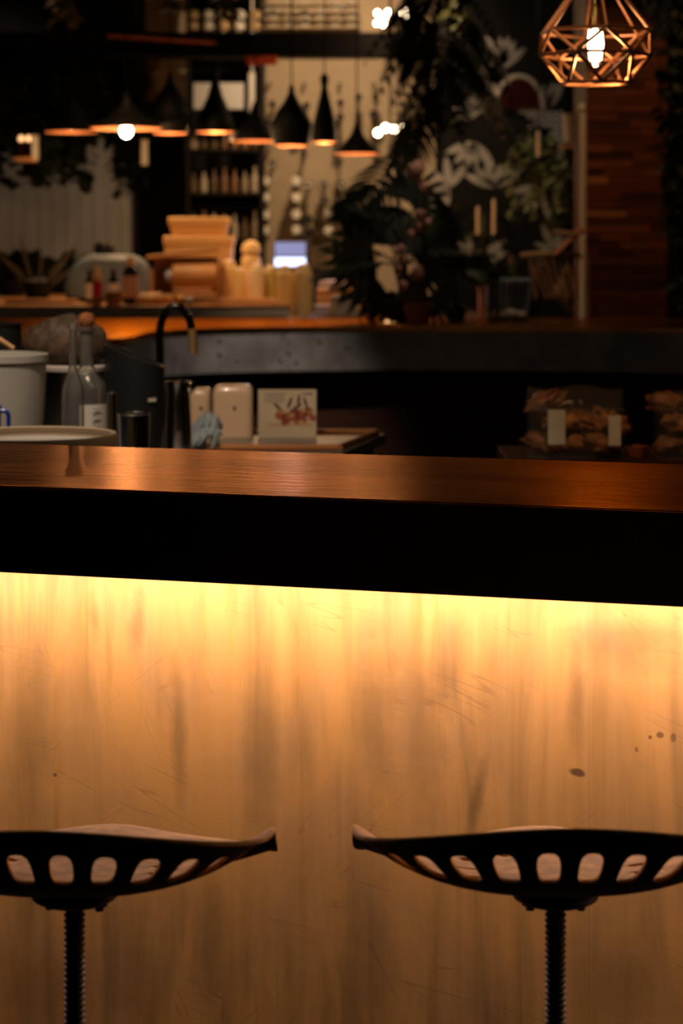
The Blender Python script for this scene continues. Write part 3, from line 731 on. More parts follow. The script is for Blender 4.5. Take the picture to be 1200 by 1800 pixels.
# containers
def tub(cx, Y, base, wd, h, label, lid=12):
    kk = Y/F; t = thing('food_container', label, 'container', (px(cx, Y), Y, base), group='stacked food containers'); a = wd*kk
    g = G(); v = []
    for s, z_ in ((.86, 0), (.97, h*kk-lid*kk), (0, h*kk-lid*kk)):
        v += [(sx*a*max(s, .001), sy*a*.8*max(s, .001), z_) for sx, sy in ((-1, -1), (1, -1), (1, 1), (-1, 1))]
    g.add(v, [(3, 2, 1, 0)]+[(j*4+i, j*4+(i+1) % 4, j*4+4+(i+1) % 4, j*4+4+i) for j in range(2) for i in range(4)])
    obj('body', g, AMBTUB, t, bevel=.006)
    obj('lid', G().box((0, 0, h*kk-lid*kk/2), (2*a, 1.6*a, lid*kk)), AMBTUB, t, bevel=.006)
    return h*kk
h1 = tub(351, 10.9, ZP, 60, 114, 'large amber plastic food container on the pass shelf', 16)
tub(351, 10.9, ZP+h1, 52, 33, 'smaller amber container stacked on the large one', 14)
# wooden bread bin with a roll inside
Y = 10.45; kk = Y/F
t = thing('bread_bin', 'open wooden bin leaning in front of the food containers', 'bin', (px(325, Y), Y, ZP)); 
obj('base_board', G().box((0, .08, .008), (.33, .22, .016)), WOODM, t, bevel=.003)
obj('back_board', G().box((0, .18, .12), (.33, .014, .22)), WOODM, t, bevel=.003)
obj('left_side', G().box((-.16, .08, .09), (.014, .2, .16)), WOODM, t, bevel=.003)
obj('right_side', G().box((.16, .08, .12), (.014, .2, .22)), WOODM, t, bevel=.003)
obj('lid', G().box((0, 0, 0), (.36, .2, .018), M=Matrix.Translation((-.01, .07, .25)) @ Matrix.Rotation(R(-7), 4, 'Y')), WOODT, t, bevel=.003)
g = G().lathe([(0, -.11), (.062, -.11), (.068, -.09), (.068, .09), (.062, .11), (0, .11)], n=32, M=Matrix.Translation((0, 0, 0)) @ Matrix.Rotation(PI/2, 4, 'Y'))
o = obj('wooden_drum', g, WOODT, loc=(px(342, Y), Y+.02, ZP+.135)); tag(o, 'wooden drum lying on its side inside the open bin', 'drum')
obj('cap', G().blob((-.125, -.02, .0), (.022, .03, .032), 2), mat('pale_blue', (.40, .48, .62), .4), o)
o = obj('wooden_bowl_stack', G().box((0, 0, .02), (.22, .14, .04)).box((0, 0, .052), (.2, .13, .02)), WOODM, loc=(px(340, Y), Y+.03, ZP+.017), bevel=.008); tag(o, 'low wooden box under the wooden drum in the bin', 'box')
# grey rounded appliance
Y = 10.75; kk = Y/F
t = thing('grey_appliance', 'rounded blue-grey countertop appliance with a black knob', 'appliance', (px(194, Y), Y, ZP))
pr = [(-75, 0), (-76, 30), (-68, 55), (-52, 76), (-30, 84), (40, 82), (62, 72), (73, 45), (74, 0)]
M0 = Matrix.Rotation(PI/2, 4, 'X')
obj('shell', G().prism([(x*kk, y*kk) for x, y in pr], -.12, .12, M=M0), GREYB, t, bevel=.03)
obj('knob', G().lathe([(0, 0), (17*kk, 0), (19*kk, 14*kk), (15*kk, 22*kk), (0, 23*kk)], (-10*kk, 0, 82*kk)), BLACKP, t)
obj('base_plate', G().box((0, 0, .006), (140*kk, .25, .012)), BLACKP, t)
# condiment bottles in front of it
def small_bottle(name, cx, Y, r, h, label, body, cap, band=None, cat='bottle', group=None, base=None):
    kk = Y/F; t = thing(name, label, cat, (px(cx, Y), Y, base if base is not None else ZP), group=group)
    obj('body', G().lathe([(0, 0), (r*kk, 0), (r*kk, h*.68*kk), (r*.45*kk, h*.84*kk), (0, h*.84*kk)], n=20), body, t)
    obj('cap', G().lathe([(0, h*.80*kk), (r*.55*kk, h*.80*kk), (r*.5*kk, h*kk), (0, h*kk)], n=16), cap, t)
    if band: obj('label_band', G().lathe([(r*1.02*kk, h*.15*kk), (r*1.02*kk, h*.6*kk)], n=20), band, t)
    return t
small_bottle('sauce_bottle', 171, 10.25, 9, 68, 'small bottle with magenta band and orange cap', BREADL, SQZ, MAGEN)
small_bottle('sauce_bottle', 199, 10.3, 9, 62, 'slim dark bottle with pale label between magenta and pink ones', DARKGL, BLACKP, PAPER)
small_bottle('sauce_bottle', 229, 10.25, 13, 84, 'dark bottle with pink label and wooden stopper', DARKGL, WOODT, PINKL)
small_bottle('sauce_bottle', 158, 10.4, 8, 60, 'dark bottle half hidden left of the magenta-banded one', DARKGL, BLACKP, PAPER)
def wcup(cx, Y, r, h, label):
    kk = Y/F; t = thing('wooden_cup', label, 'cup', (px(cx, Y), Y, ZP), group='little wooden cups')
    obj('body', G().lathe([(0, 0), (r*.85*kk, 0), (r*kk, h*kk), (r*.88*kk, h*kk), (r*.7*kk, 3*kk), (0, 3*kk)], n=20), WOODT, t)
wcup(200, 10.12, 16, 24, 'wider wooden cup at the front edge of the pass shelf')
wcup(170, 10.08, 10, 15, 'tiny wooden cup below the magenta-banded bottle')
o = obj('serving_board', G().box((0, 0, .009), (.34, .25, .018)), WOODM, loc=(px(75, 10.5), 10.5, ZP), bevel=.004); tag(o, 'wooden serving board lying left of the grey appliance', 'board')
for i, (cx, Y, s) in enumerate(((255, 10.2, .9), (275, 10.25, 1.0), (290, 10.35, .8))):
    o = obj('bread_piece', G().blob((0, 0, .03*s), (.055*s, .04, .032*s), 3, .35, 2, i+9), BREADL, loc=(px(cx, Y), Y, ZP-.002), ang=80)
    tag(o, ('leftmost', 'middle', 'rightmost')[i]+' of three tan bread pieces on the pass shelf', 'bread', 'bread pieces by the bin')
Y = 10.1; kk = Y/F
t = thing('tongs', 'wood-handled tongs lying at the front of the pass shelf', 'tongs', (px(350, Y), Y, ZP))
obj('arm', G().tube([(-.10, 0, .012), (.12, .03, .02)], .009, 8), WOODT, t); obj('arm', G().tube([(-.10, 0, .024), (.12, -.01, .04)], .008, 8), WOODT, t)
obj('ferrule', G().tube([(-.06, 0, .02), (-.03, 0, .022)], .018, 10), mat('pale_blue_band', (.40, .48, .62), .4), t)
obj('knob', G().blob((-.09, 0, .026), (.022, .022, .024), 2), SOCKET, t)
o = obj('flat_tray', G().box((0, 0, .007), (.34, .2, .014)).box((0, 0, .02), (.30, .17, .014)), WOODT, loc=(px(430, 10.35), 10.35, ZP), bevel=.004); tag(o, 'flat honey-coloured tray in front of the squeeze bottles', 'tray')

# squeeze bottles
def sqz(cx, Y, r, top, label, m, base, dome=False):
    kk = Y/F; t = thing('squeeze_bottle', label, 'bottle', (px(cx, Y), Y, base), group='squeeze bottles on the pass'); h = (pz(top, Y)-base)
    if dome: pr = [(0, 0), (r*kk, 0), (r*kk, h*.62), (r*.95*kk, h*.72), (r*.55*kk, h*.78)]; cp = [(r*.6*kk, h*.76), (r*.98*kk, h*.80), (r*.95*kk, h*.90), (r*.6*kk, h*.97), (0, h)]
    else: pr = [(0, 0), (r*kk, 0), (r*kk, h*.78), (r*.9*kk, h*.86), (r*.5*kk, h*.9)]; cp = [(r*.55*kk, h*.88), (r*.75*kk, h*.9), (r*.7*kk, h*.95), (r*.3*kk, h*.985), (0, h)]
    obj('body', G().lathe(pr, n=24), m, t, ang=50); obj('cap', G().lathe(cp, n=20), SQZ2 if not dome else m, t, ang=50)
    return t
sqz(441, 10.75, 17, 422, 'tall squeeze bottle with bulbous top, highest of the row', SQZ, ZP, True)
sqz(402, 10.65, 16, 456, 'leftmost amber squeeze bottle beside the containers', SQZ, ZP)
sqz(420, 10.5, 14, 470, 'short amber squeeze bottle in front of the tall one', SQZ, ZP)
sqz(451, 10.45, 14, 462, 'pale squeeze bottle right of the short amber one', SQZ2, ZP)
sqz(476, 10.5, 13, 466, 'olive squeeze bottle in the middle of the row', SQZ3, ZP)
sqz(501, 10.3, 14.5, 464, 'amber squeeze bottle right of the olive one', SQZ, ZB)
sqz(532, 10.25, 16, 462, 'rightmost and widest amber squeeze bottle', SQZ, ZB)
# lit device
Y = 11.2; kk = Y/F
t = thing('till_screen', 'tilted till screen glowing blue-white behind the squeeze bottles', 'screen', (px(514, Y), Y, ZK))
hz = pz(447, Y)-ZK
Mt = Matrix.Translation((0, 0, hz)) @ Matrix.Rotation(R(-12), 4, 'X')
obj('housing', G().box((0, .012, 0), (66*kk, .03, 50*kk), M=Mt), BLACKP, t, bevel=.004)
obj('upper_display', G().box((-4*kk, -.005, 9*kk), (54*kk, .004, 24*kk), M=Mt), SCRN2, t)
obj('lower_display', G().box((-4*kk, -.006, -14*kk), (54*kk, .004, 15*kk), M=Mt), SCRN, t)
obj('stand', G().box((0, .03, hz/2-.02), (.06, .03, hz-.04)), BLACKP, t)
lamp('screen_light', 'AREA', (0, -.03, hz), .6, (.6, .7, 1), aim=(0, -1, hz-.3), parent=t, shape='RECTANGLE', size=.15, size_y=.05)
# small boxes between bottles and palm
for nm, x0, x1, y0, y1, Y, m, lab, cat in (
    ('lilac_box', 553, 580, 537, 556, 10.3, LILAC, 'small lilac box right of the squeeze bottles', 'box'),
    ('grey_box', 582, 628, 520, 560, 10.2, mat('warm_grey', (.35, .29, .25), .6), 'grey box between the lilac and tan boxes', 'box'),
    ('tan_box', 630, 690, 527, 560, 10.25, mat('tan_card', (.62, .36, .14), .6), 'tan cardboard box under the palm', 'box'),
    ('pink_box', 696, 748, 520, 560, 10.3, mat('salmon_card', (.45, .20, .13), .6), 'salmon-coloured box right of the tan one', 'box'),
    ('brick_stack', 842, 862, 505, 560, 10.25, TERRA, 'narrow terracotta stack beside the wire planter', 'pot'),
    ('paper_pad', 560, 608, 493, 506, 10.9, LILAC, 'stack of lilac paper behind the palm fronds', 'paper'),
    ('wooden_crate', 556, 625, 508, 530, 10.7, WOODT, 'low wooden crate behind the grey box', 'crate'),
    ('dark_crate', 548, 612, 470, 500, 11.3, BLACKP, 'black box right of the till screen', 'box')):
    z0, z1 = pz(y1, Y), pz(y0, Y); z0 = ZK+.0
    a = px(x0, Y); b = px(x1, Y)
    t = thing(nm, lab, cat, ((a+b)/2, Y, z0)); h = z1-z0
    obj('body', G().box((0, .06, h*.42), (b-a-.004, .12, h*.84)), m, t, bevel=.004)
    obj('lid', G().box((0, .06, h*.92), (b-a, .126, h*.16)), m, t, bevel=.003)

# ------------------------------------------------------------------ pendants over the pass
YP = 11.0; kp = YP/F
FAT = [(30, 0), (38, 28), (37, 38), (26, 60), (13, 78), (6, 92), (4, 106)]
TALL = [(23, 0), (22, 22), (16, 50), (9, 78), (5, 98), (8, 108), (7, 117), (2, 121)]
CONE = [(35, 0), (33, 14), (24, 40), (14, 62), (8, 84), (5, 100), (3, 108)]
WIDE = [(42, 0), (40, 5), (26, 16), (13, 30), (6, 46), (3, 56)]
WIDER = [(64, 0), (60, 8), (34, 20), (14, 38), (6, 52), (3, 60)]
WIDEM = [(46, 0), (43, 8), (28, 22), (13, 42), (6, 62), (3, 70)]
def pendant(cx, bot, Y, prof, label, pw=2.5, bulb=BULBW, rb=5, drop=7):
    k = Y/F; t = thing('black_pendant', label, 'pendant lamp', P(cx, bot, Y), group='black pendants over the pass')
    obj('shade', G().lathe([(r*k, z*k) for r, z in prof]+[(0, prof[-1][1]*k)], n=40), SHADE, t, ang=50)
    obj('shade_lining', G().lathe([(prof[0][0]*k, -.0005), (prof[0][0]*k+.003, 0)]+[(r*k*.96, z*k-.002) for r, z in prof[:-2]][::1], n=40), LINING, t, ang=50)
    s = obj('bulb', G().blob((0, 0, drop*k), (rb*k, rb*k, rb*1.1*k), 2), bulb, t)
    obj('cord', G().tube([(0, 0, prof[-1][1]*k), (0, 0, ZT-t.location.z)], .004, 6), SHADE, t)
    lamp('pendant_light', 'POINT', (0, 0, min(drop-rb-3, 1)*k), pw, WARM, parent=t, shadow_soft_size=.015)
pendant(125, 232, 11.6, WIDEM, 'wide black pendant with copper lining, leftmost of the row', 3)
pendant(222, 226, 10.8, WIDER, 'widest black pendant with a bare bright bulb under it', 15, BULBG, 11, -4)
pendant(299, 234, 11.2, FAT, 'fat bell-shaped black pendant left of the white panel', 4)
pendant(378, 232, 11.4, CONE, 'cone-shaped black pendant in front of the white panel', 3)
pendant(449, 248, 11.3, WIDEM, 'low wide black pendant left of the shiniest bell', 4)
pendant(512, 256, 10.9, FAT, 'fat bell-shaped black pendant at the centre of the frame', 5)
pendant(570, 250, 11.2, TALL, 'tall bottle-shaped black pendant', 2, BULBA)
pendant(627, 270, 10.8, WIDE, 'small wide black pendant nearest the palm', 4)

# globe clusters
def cluster(name, label, pts, Y, r, pw):
    k = Y/F; cx = sum(p[0] for p in pts)/len(pts); cy = sum(p[1] for p in pts)/len(pts)
    t = thing(name, label, 'chandelier', P(cx, cy, Y)); top = ZT-t.location.z
    obj('stem', G().tube([(0, .04, 0), (0, .04, top)], .006, 6), SHADE, t)
    obj('crossbar', G().tube([((pts[0][0]-cx)*k, .04, 0), ((pts[-1][0]-cx)*k, .04, 0)], .006, 6), SHADE, t)
    for x, y in pts:
        d = random.uniform(-.02, .02)
        b = obj('globe_bulb', G().blob(((x-cx)*k, d, -(y-cy)*k), (r*k, r*k, r*k), 2), BULBG, t)
    lamp('cluster_light', 'POINT', (0, -.06, -.06), pw, WARM, parent=t, shadow_soft_size=.05)
cluster('globe_chandelier', 'lower row of four white globe bulbs before the bottle wall', [(664, 233), (677, 225), (692, 227), (710, 224)], 11.6, 6.2, 5)
cluster('globe_chandelier', 'upper cluster of white globe bulbs near the top of the frame', [(663, 23), (676, 30), (662, 41), (674, 43), (682, 21), (694, 34), (704, 24), (712, 20), (714, 32)], 11.8, 4.4, 5)

# ------------------------------------------------------------------ overhead beam
YBm = 10.9
t = thing('hanging_beam', 'long black overhead beam above the pendants', 'beam', P(330, 100, 12.2)); beam = t
kb = 12.2/F
obj('beam_body', G().box((0, 0, 21*kb), (880*kb, .16, 40*kb)), SHADE, t, bevel=.006)
obj('bottom_flange', G().box((0, 0, 1*kb), (880*kb, .22, 5*kb)), SHADE, t, bevel=.002)
for x in (-1.2, -.3, .6, 1.25): obj('hanger_rod', G().tube([(x, 0, 40*kb), (x, 0, ZT-t.location.z)], .008, 6), BLACKF, t)
o = obj('copper_pipe', G().tube([P(190, 62, 12.0), P(380, 75, 12.0)], .012, 8), mat('red_copper', (.45, .13, .06), .35, .6)); o.parent = beam; o.matrix_parent_inverse = Matrix.Translation(-Vector(beam.location)); o['label'] = 'thin red-copper pipe'
o = obj('red_bracket', G().box((0, 0, 0), (54*kb, .04, 16*kb)), REDSIGN, loc=P(460, 106, 12.0), bevel=.01); o.parent = beam; o.matrix_parent_inverse = Matrix.Translation(-Vector(beam.location)); o['label'] = 'red lacquered bracket'

# white panel and strip behind pendants
o = thing('hanging_board', 'pale blank panel hanging behind the cone pendant', 'panel', P(384, 192, 13.4))
kq = 13.4/F
obj('board', G().box((0, 0, 23*kq), (88*kq, .02, 46*kq)), mat('panel_white', (.62, .58, .55), .6), o, bevel=.003)
obj('hanger', G().tube([(0, .03, 40*kq), (0, .03, ZT-o.location.z)], .005, 6), SHADE, o)
o = obj('white_post', G().box((0, 0, 0), (12*kq, .04, 70*kq)).box((0, 0, .6), (.012, .012, 1.0)), mat('post_white', (.62, .56, .5), .6), loc=P(443, 163, 13.5), bevel=.004); tag(o, 'narrow pale post right of the blank panel', 'post')

# ------------------------------------------------------------------ shelf bay with bottles
YS = 13.6; ks = YS/F
t = thing('bottle_shelf', 'dark shelf unit full of bottles left of the tan wall', 'shelf', (px(396, YS), YS+.1, 0))
for y in (-20, 58, 100, 262, 338, 420, 500): obj('shelf_board', G().box((0, 0, pz(y, YS)-.01), (130*ks, .3, .022)), BLACKF, t, bevel=.002)
for x in (-65, 65): obj('side_board', G().box((x*ks, 0, 1.55), (.025, .3, 3.1)), BLACKF, t, bevel=.002)
tones = [mat('jar_%d' % i, c, .35) for i, c in enumerate([(.30, .22, .14), (.45, .36, .26), (.10, .06, .03), (.20, .10, .04), (.40, .25, .12), (.55, .50, .42)])]
rnd = random.Random(3)
for row, (yb, hh) in enumerate(((58, 40), (262, 30), (338, 45), (420, 50))):
    for i in range(7):
        cx = 340+i*18; r = rnd.uniform(5, 8); h = hh*rnd.uniform(.7, 1)
        z0 = pz(yb, YS)+.002
        t = thing('shelf_bottle', 'bottle or jar standing on the dark shelf bay, %s board' % ('top', 'second', 'third', 'lowest')[row], 'bottle', (px(cx, YS), YS+.02, z0), group='bottles on the %s board' % ('top', 'second', 'third', 'lowest')[row])
        k_ = ks
        obj('body', G().lathe([(0, 0), (r*k_, 0), (r*k_, h*.6*k_), (r*.4*k_, h*.75*k_), (r*.4*k_, h*k_), (0, h*k_)], n=14), tones[rnd.choice([0, 1, 2, 2, 3, 4, 5] if row == 0 else [0, 2, 2, 3, 3, 1, 2])], t)
# bright jars row on the very top shelf
for j, yy in enumerate((36, 55)):
    for i in range(5):
        cx = 341+i*27
        t = thing('glass_jar', 'round jar in the %s tier above the beam' % ('upper', 'lower')[j], 'jar', (px(cx, YS), YS-.09, pz(yy, YS)), group='round jars in the %s tier' % ('upper', 'lower')[j])
        obj('body', G().lathe([(0, 0), (9*ks, 0), (10*ks, 5*ks), (9*ks, 12*ks), (6*ks, 15*ks), (0, 15*ks)], n=16), tones[5 if i % 2 else 4], t, ang=60)
YU = 13.3; struct('wall_back_shade_panel', G().box(((XL+px(240, YU))/2, YU+.3, (pz(112, YU)+ZT)/2), (px(240, YU)-XL, .6, ZT-pz(112, YU))), WALLD)  # dark panel added in place of shade on the upper left wall
# ------------------------------------------------------------------ bottle wall
def wall_bottle(x, y, white, lab, grp, r=9):
    k_ = 13.8/F
    t = thing('wall_bottle', lab, 'bottle', P(x, y, 13.62), group=grp)
    Mr = Matrix.Rotation(-PI/2, 4, 'X')
    obj('body', G().lathe([(0, 0), (r*.9*k_, .0), (r*k_, .012), (r*k_, .20), (r*.4*k_, .27), (r*.4*k_, .34), (0, .34)], n=18, M=Mr), DARKGL, t)
    if white: obj('foil_disc', G().lathe([(0, -.004), (r*.85*k_, -.003), (r*.95*k_, .006)], n=18, M=Mr), SILVERF, t)
    obj('peg', G().tube([(0, .1, -r*k_-.006), (0, .37, -r*k_-.006)], .006, 6), SHADE, t)
for x, ys, r in ((467, (318, 347, 378, 405), 8.5), (521, (318, 347, 377, 404), 9.5), (577, (372, 405), 9)):
    for y in ys: wall_bottle(x, y, True, 'bottle with silvery end pegged on the tan wall, row %s' % ('level with the small pendant' if y < 330 else 'below the pendants'), 'silver-ended bottles on the tan wall', r)
for x, y in ((540, 325), (568, 324), (598, 326), (570, 352), (598, 354), (541, 385), (543, 410), (478, 285), (533, 270), (597, 285), (598, 205), (660, 170), (630, 170), (478, 182), (538, 185), (598, 180), (655, 200), (535, 20), (535, 38), (600, 12), (480, 18)):
    wall_bottle(x, y, False, *(('dark bottle end above the overhead beam on the tan wall', 'dark bottles above the beam') if y < 60 else ('dark bottle end on the tan wall between the pendant shades', 'dark bottles among the pendants') if y < 240 else ('dark bottle end on the tan wall among the silver ends below the pendants', 'dark bottles below the pendants')), 8 if y > 300 else 6)
for cx in (474, 535, 597, 657):
    for y in (148, 215, 240, 262):
        o = obj('wall_peg', G().tube([P(cx, y, 13.9), P(cx, y, 14.02)], .010, 8), SHADE); tag(o, 'bare dark peg in the tan wall', 'peg', 'bare pegs in the tan wall')
g = None
for i, y in enumerate((4, 18, 31, 45)):
    for j in range(6):
        x = 478+j*28
        o = obj('stacked_plate', G().lathe([(0, 0), (10*ks, .0), (12*ks, .012), (0, .014)], n=18), tones[5 if (i+j) % 3 else 1], loc=(px(x, 13.6), 13.65, pz(y, 13.6)))
        tag(o, 'pale dish in the rack above the beam, on its %s board' % ('top', 'second', 'third', 'lowest')[i], 'dish', 'dishes on the %s rack board' % ('top', 'second', 'third', 'lowest')[i])
for i, y in enumerate((4, 18, 31, 45)):
    o = obj('rack_board', G().box((0, 0, -.006), (170*ks, .2, .008)), WALLT, loc=(px(548, 13.6), 13.72, pz(y, 13.6))); tag(o, ('top', 'second', 'third', 'lowest')[i]+' thin board of the dish rack above the beam', 'shelf', 'dish rack boards')

# ------------------------------------------------------------------ mural with arch
YM = 13.2; km = YM/F
t = thing('leaf_mural', 'dark mural painted with pale grey leaves', 'mural', P(885, 560, YM))
z = lambda y: (560-y)*km
obj('canvas', G().box((0, .02, (ZT-t.location.z-t.location.z)/2), (230*km, .03, ZT)), MURALG, t); mural = t
rnd = random.Random(11)
def leafpoly(L_, W_, ang, c, M=None):
    pts = []
    for i in range(9): s = i/8; pts.append((s*L_, W_*math.sin(PI*s)**.8))
    for i in range(7, 0, -1): s = i/8; pts.append((s*L_, -W_*math.sin(PI*s)**.8))
    ca, sa = math.cos(ang), math.sin(ang)
    return [(c[0]+x*ca-y*sa, c[1]+x*sa+y*ca) for x, y in pts]
MX = Matrix.Rotation(PI/2, 4, 'X')
for fx, fy, n_, L_, a0, a1 in ((880, 120, 7, 62, 40, 150), (850, 190, 7, 70, 60, 210), (835, 250, 5, 55, 200, 300), (965, 190, 6, 60, 60, 180), (950, 235, 6, 45, 250, 350), (870, 330, 6, 60, 30, 160), (955, 330, 6, 60, 190, 330), (830, 470, 5, 70, 20, 120), (790, 330, 6, 60, 60, 260), (800, 150, 6, 55, 30, 200), (975, 440, 5, 50, 40, 200)):
    for i in range(n_):
        a = R(a0+(a1-a0)*i/(n_-1)+rnd.uniform(-6, 6)); ll = L_*rnd.uniform(.7, 1.1)*km
        obj('painted_leaf', G().prism(leafpoly(ll, ll*.13, a, ((fx-885)*km, z(fy))), -.001, .003, M=Matrix.Translation((0, .003, 0)) @ MX), MURALW, t)
ka = 13.1/F; Ta = Matrix.Translation(P(912, 190, 13.17)-Vector(mural.location))
g = G().tube([((-42)*ka*math.cos(a)*1.0, 0, 56*ka*math.sin(a)) for a in [PI*i/20 for i in range(21)]], 5*ka, 8, M=Ta); obj('arch_rim', g, mat('arch_plaster', (.42, .37, .31), .8), mural)['label'] = 'pale arched rim'
obj('arch_back', G().prism([(-40*ka*math.cos(a), 54*ka*math.sin(a)) for a in [PI*i/20 for i in range(21)]], -.01, .01, M=Ta @ MX), DKRED, mural)['label'] = 'dark red arched niche'

# white pole, pillar
t = thing('white_pole', 'thin pale pole with a small round finial beside the timber pillar', 'pole', (px(1024, 10.45), 10.45, 0)); kw = 10.45/F
obj('shaft', G().box((0, 0, pz(198, 10.45)/2), (7.5*kw, 7.5*kw, pz(198, 10.45))), WHITEP, t, bevel=.003)
obj('finial', G().blob((-2*kw, 0, pz(190, 10.45)), (7*kw, 7*kw, 9*kw), 2), mat('finial_white', (.7, .68, .66), .4), t)
YT = 10.6; kt = YT/F; rnd = random.Random(5)
t = thing('timber_pillar', 'square pillar clad in dark red-brown timber staves', 'pillar', (px(1101, YT), YT+.3, 0))
obj('core', G().box((0, 0, ZT/2), (142*kt, .54, ZT)), STAVES[2], t)
x0, x1 = -71*kt, 71*kt; rowh = 14.2*kt; zc = .98; nst = 0
while zc < 3.0:
    x = x0-rnd.uniform(0, .1)
    while x < x1:
        ln = rnd.uniform(.14, .34); a, b = max(x, x0), min(x+ln, x1)
        if b-a > .02:
            mi = rnd.choices(range(6), [4, 4, 3, 2, 4, .35])[0]; dd = rnd.choice((0, .002, .005, .009))
            obj('stave', G().box(((a+b)/2, -.285-dd, zc), (b-a-.0015, .03, rowh-.0015)), STAVES[mi], t)
        x += ln
    zc += rowh

# ------------------------------------------------------------------ plants
def leaf_strip(g, base, d, up, L_, W_, droop=.3, n=5):
    """thin pointed leaflet, curved down"""
    d = d.normalized(); side = d.cross(up).normalized(); v = []; f = []
    for i in range(n+1):
        s = i/n; w_ = W_*math.sin(PI*min(1, s*.93+.07))**.7
        p = base+d*L_*s+Vector((0, 0, -droop*L_*s*s)); v += [p-side*w_, p+side*w_+Vector((0, 0, .15*w_))]
    for i in range(n): f.append((2*i, 2*i+1, 2*i+3, 2*i+2))
    g.add(v, f)
def frond(root, direction, L_, n=16, wl=.16, m=LEAFD, parent=None, droop=.5, name='frond', lw=.013):
    g = G(); d = direction.normalized(); pts = []
    for i in range(n+1):
        s = i/n; pts.append(root+d*L_*s+Vector((0, 0, -droop*L_*s*s)))
    g.tube(pts, [.006*(1-.8*i/n) for i in range(n+1)], 5)
    for i in range(3, n+1):
        t_ = (pts[i]-pts[i-1]).normalized(); side = t_.cross(Vector((0, 0, 1)))
        if side.length < .1: side = Vector((1, 0, 0))
        side.normalize(); s = i/n; l2 = wl*math.sin(PI*(.18+.78*s))
        for sg in (-1, 1):
            dd = (side*sg+t_*.75+Vector((0, 0, random.uniform(-.1, .12)))).normalized()
            leaf_strip(g, pts[i], dd, t_.cross(side*sg) if True else None, l2, lw, .35)
    return obj(name, g, m, parent, ang=80)
def fan_leaf(c, normal_rot, r, m, parent, fingers=14, span=300, name='leaf', start=None):
    g = G()
    for i in range(fingers):
        a = R(-span/2+span*i/(fingers-1)); d = Vector((math.sin(a), 0, math.cos(a))); d = normal_rot @ d
        leaf_strip(g, Vector(c), d, normal_rot @ Vector((0, -1, 0)), r*(.8+.3*math.cos(a*.6)), r*.085, .12, 5)
    return obj(name, g, m, parent, ang=80)
def split_leaf(c, rot, L_, W_, m, parent, name='leaf'):
    """broad pinnate leaf: long curved fingers off a midrib"""
    g = G(); n = 13; c = Vector(c)
    g.tube([c, c+rot @ Vector((0, 0, -L_))], .005, 5)
    for sg in (-1, 1):
        for i in range(n):
            s0 = i/n; w0 = W_*math.sin(PI*(.16+.78*s0))**.7*1.25
            leaf_strip(g, c+rot @ Vector((0, 0, -L_*s0)), rot @ Vector((sg, -.15, -.55-.5*s0)), rot @ Vector((0, -1, 0)), w0*random.uniform(.8, 1.1), .0085, .35, 6)
    return obj(name, g, m, parent, ang=80)
random.seed(21)
E = lambda x, y, z_: Matrix.Rotation(R(z_), 3, 'Z') @ Matrix.Rotation(R(y), 3, 'Y') @ Matrix.Rotation(R(x), 3, 'X')

# palm A in a pot on the rear bar
YA = 9.45
t = thing('potted_palm', 'large dark potted palm with fan leaves on the rear bar', 'plant', (px(700, YA), YA, ZB)); 
def rel(x, y, Y, t_): return P(x, y, Y)-Vector(t_.location)
obj('pot', G().lathe([(0, 0), (.045, 0), (.06, .09), (.066, .1), (.058, .1), (.05, .08), (0, .08)]), DARKWOOD, t)
for x, y in ((690, 450), (712, 400), (700, 330)): obj('stem', G().tube([(0, 0, .05), (rel(x, y, YA, t)+Vector((0, 0, 0)))*.5+Vector((.02, 0, 0)), rel(x, y, YA, t)], [.012, .009, .005], 6), STEMM, t)
for (x, y, rx, ry, r, m) in ((640, 458, -20, -80, .20, LEAFM), (660, 490, -10, -110, .19, LEAFD), (655, 425, -25, -60, .20, LEAFD), (690, 520, 0, 180, .17, LEAFD), (700, 430, -30, 20, .20, LEAFD), (735, 470, -10, 120, .18, LEAFM), (745, 420, -20, 70, .18, LEAFM), (715, 350, -20, 30, .20, LEAFD), (760, 520, -5, 150, .15, LEAFM)):
    fan_leaf(rel(x, y, YA+random.uniform(-.1, .12), t), E(rx, ry, random.uniform(-20, 20)), r, m, t, 12, 200)
for (x, y, ry, L_, W_) in ((700, 280, 42, .40, .15), (665, 330, 50, .22, .11), (740, 330, -25, .26, .11)):
    split_leaf(rel(x, y, YA+.1, t), E(0, ry, 0), L_, W_, LEAFD, t)
for a, e, L_ in ((150, 50, .5), (200, 30, .45), (100, 70, .55), (60, 60, .5), (20, 40, .45), (-40, 50, .4), (170, 75, .6)):
    frond(rel(705, 470, YA, t), Vector((math.cos(R(a)), math.sin(R(a))*.6-.1, math.tan(R(e))*.6)), L_, 16, .15, LEAFD, t, .45)
# big hanging foliage column (dark mass x 700-860, y 0-330)
t = thing('hanging_fern', 'big dark hanging fern mass in the upper middle', 'plant', P(775, -40, 10.9))
obj('basket', G().lathe([(0, -.12), (.1, -.1), (.15, 0), (.14, 0), (.09, -.08), (0, -.1)]), SHADE, t)
obj('chain', G().tube([(0, 0, 0), (0, 0, ZT-t.location.z)], .004, 5), SHADE, t)
for i in range(34):
    a = random.uniform(0, 2*PI); e = random.uniform(-.6, .5)
    frond(Vector((random.uniform(-.05, .05), random.uniform(-.05, .05), -random.uniform(.0, .55))), Vector((math.cos(a), math.sin(a)*.7, e)), random.uniform(.25, .42), 12, .13, (LEAFD, LEAFD, LEAFM)[i % 3], t, random.uniform(.7, 1.6))
for (x, y, ry, L_, W_) in ((745, 30, 12, .3, .13), (770, 100, -10, .36, .14), (745, 150, 10, .34, .14), (800, 60, -35, .3, .12), (730, 210, 20, .25, .1)):
    split_leaf(rel(x, y, 10.6, t), E(0, ry, 0), L_, W_, LEAFD, t)
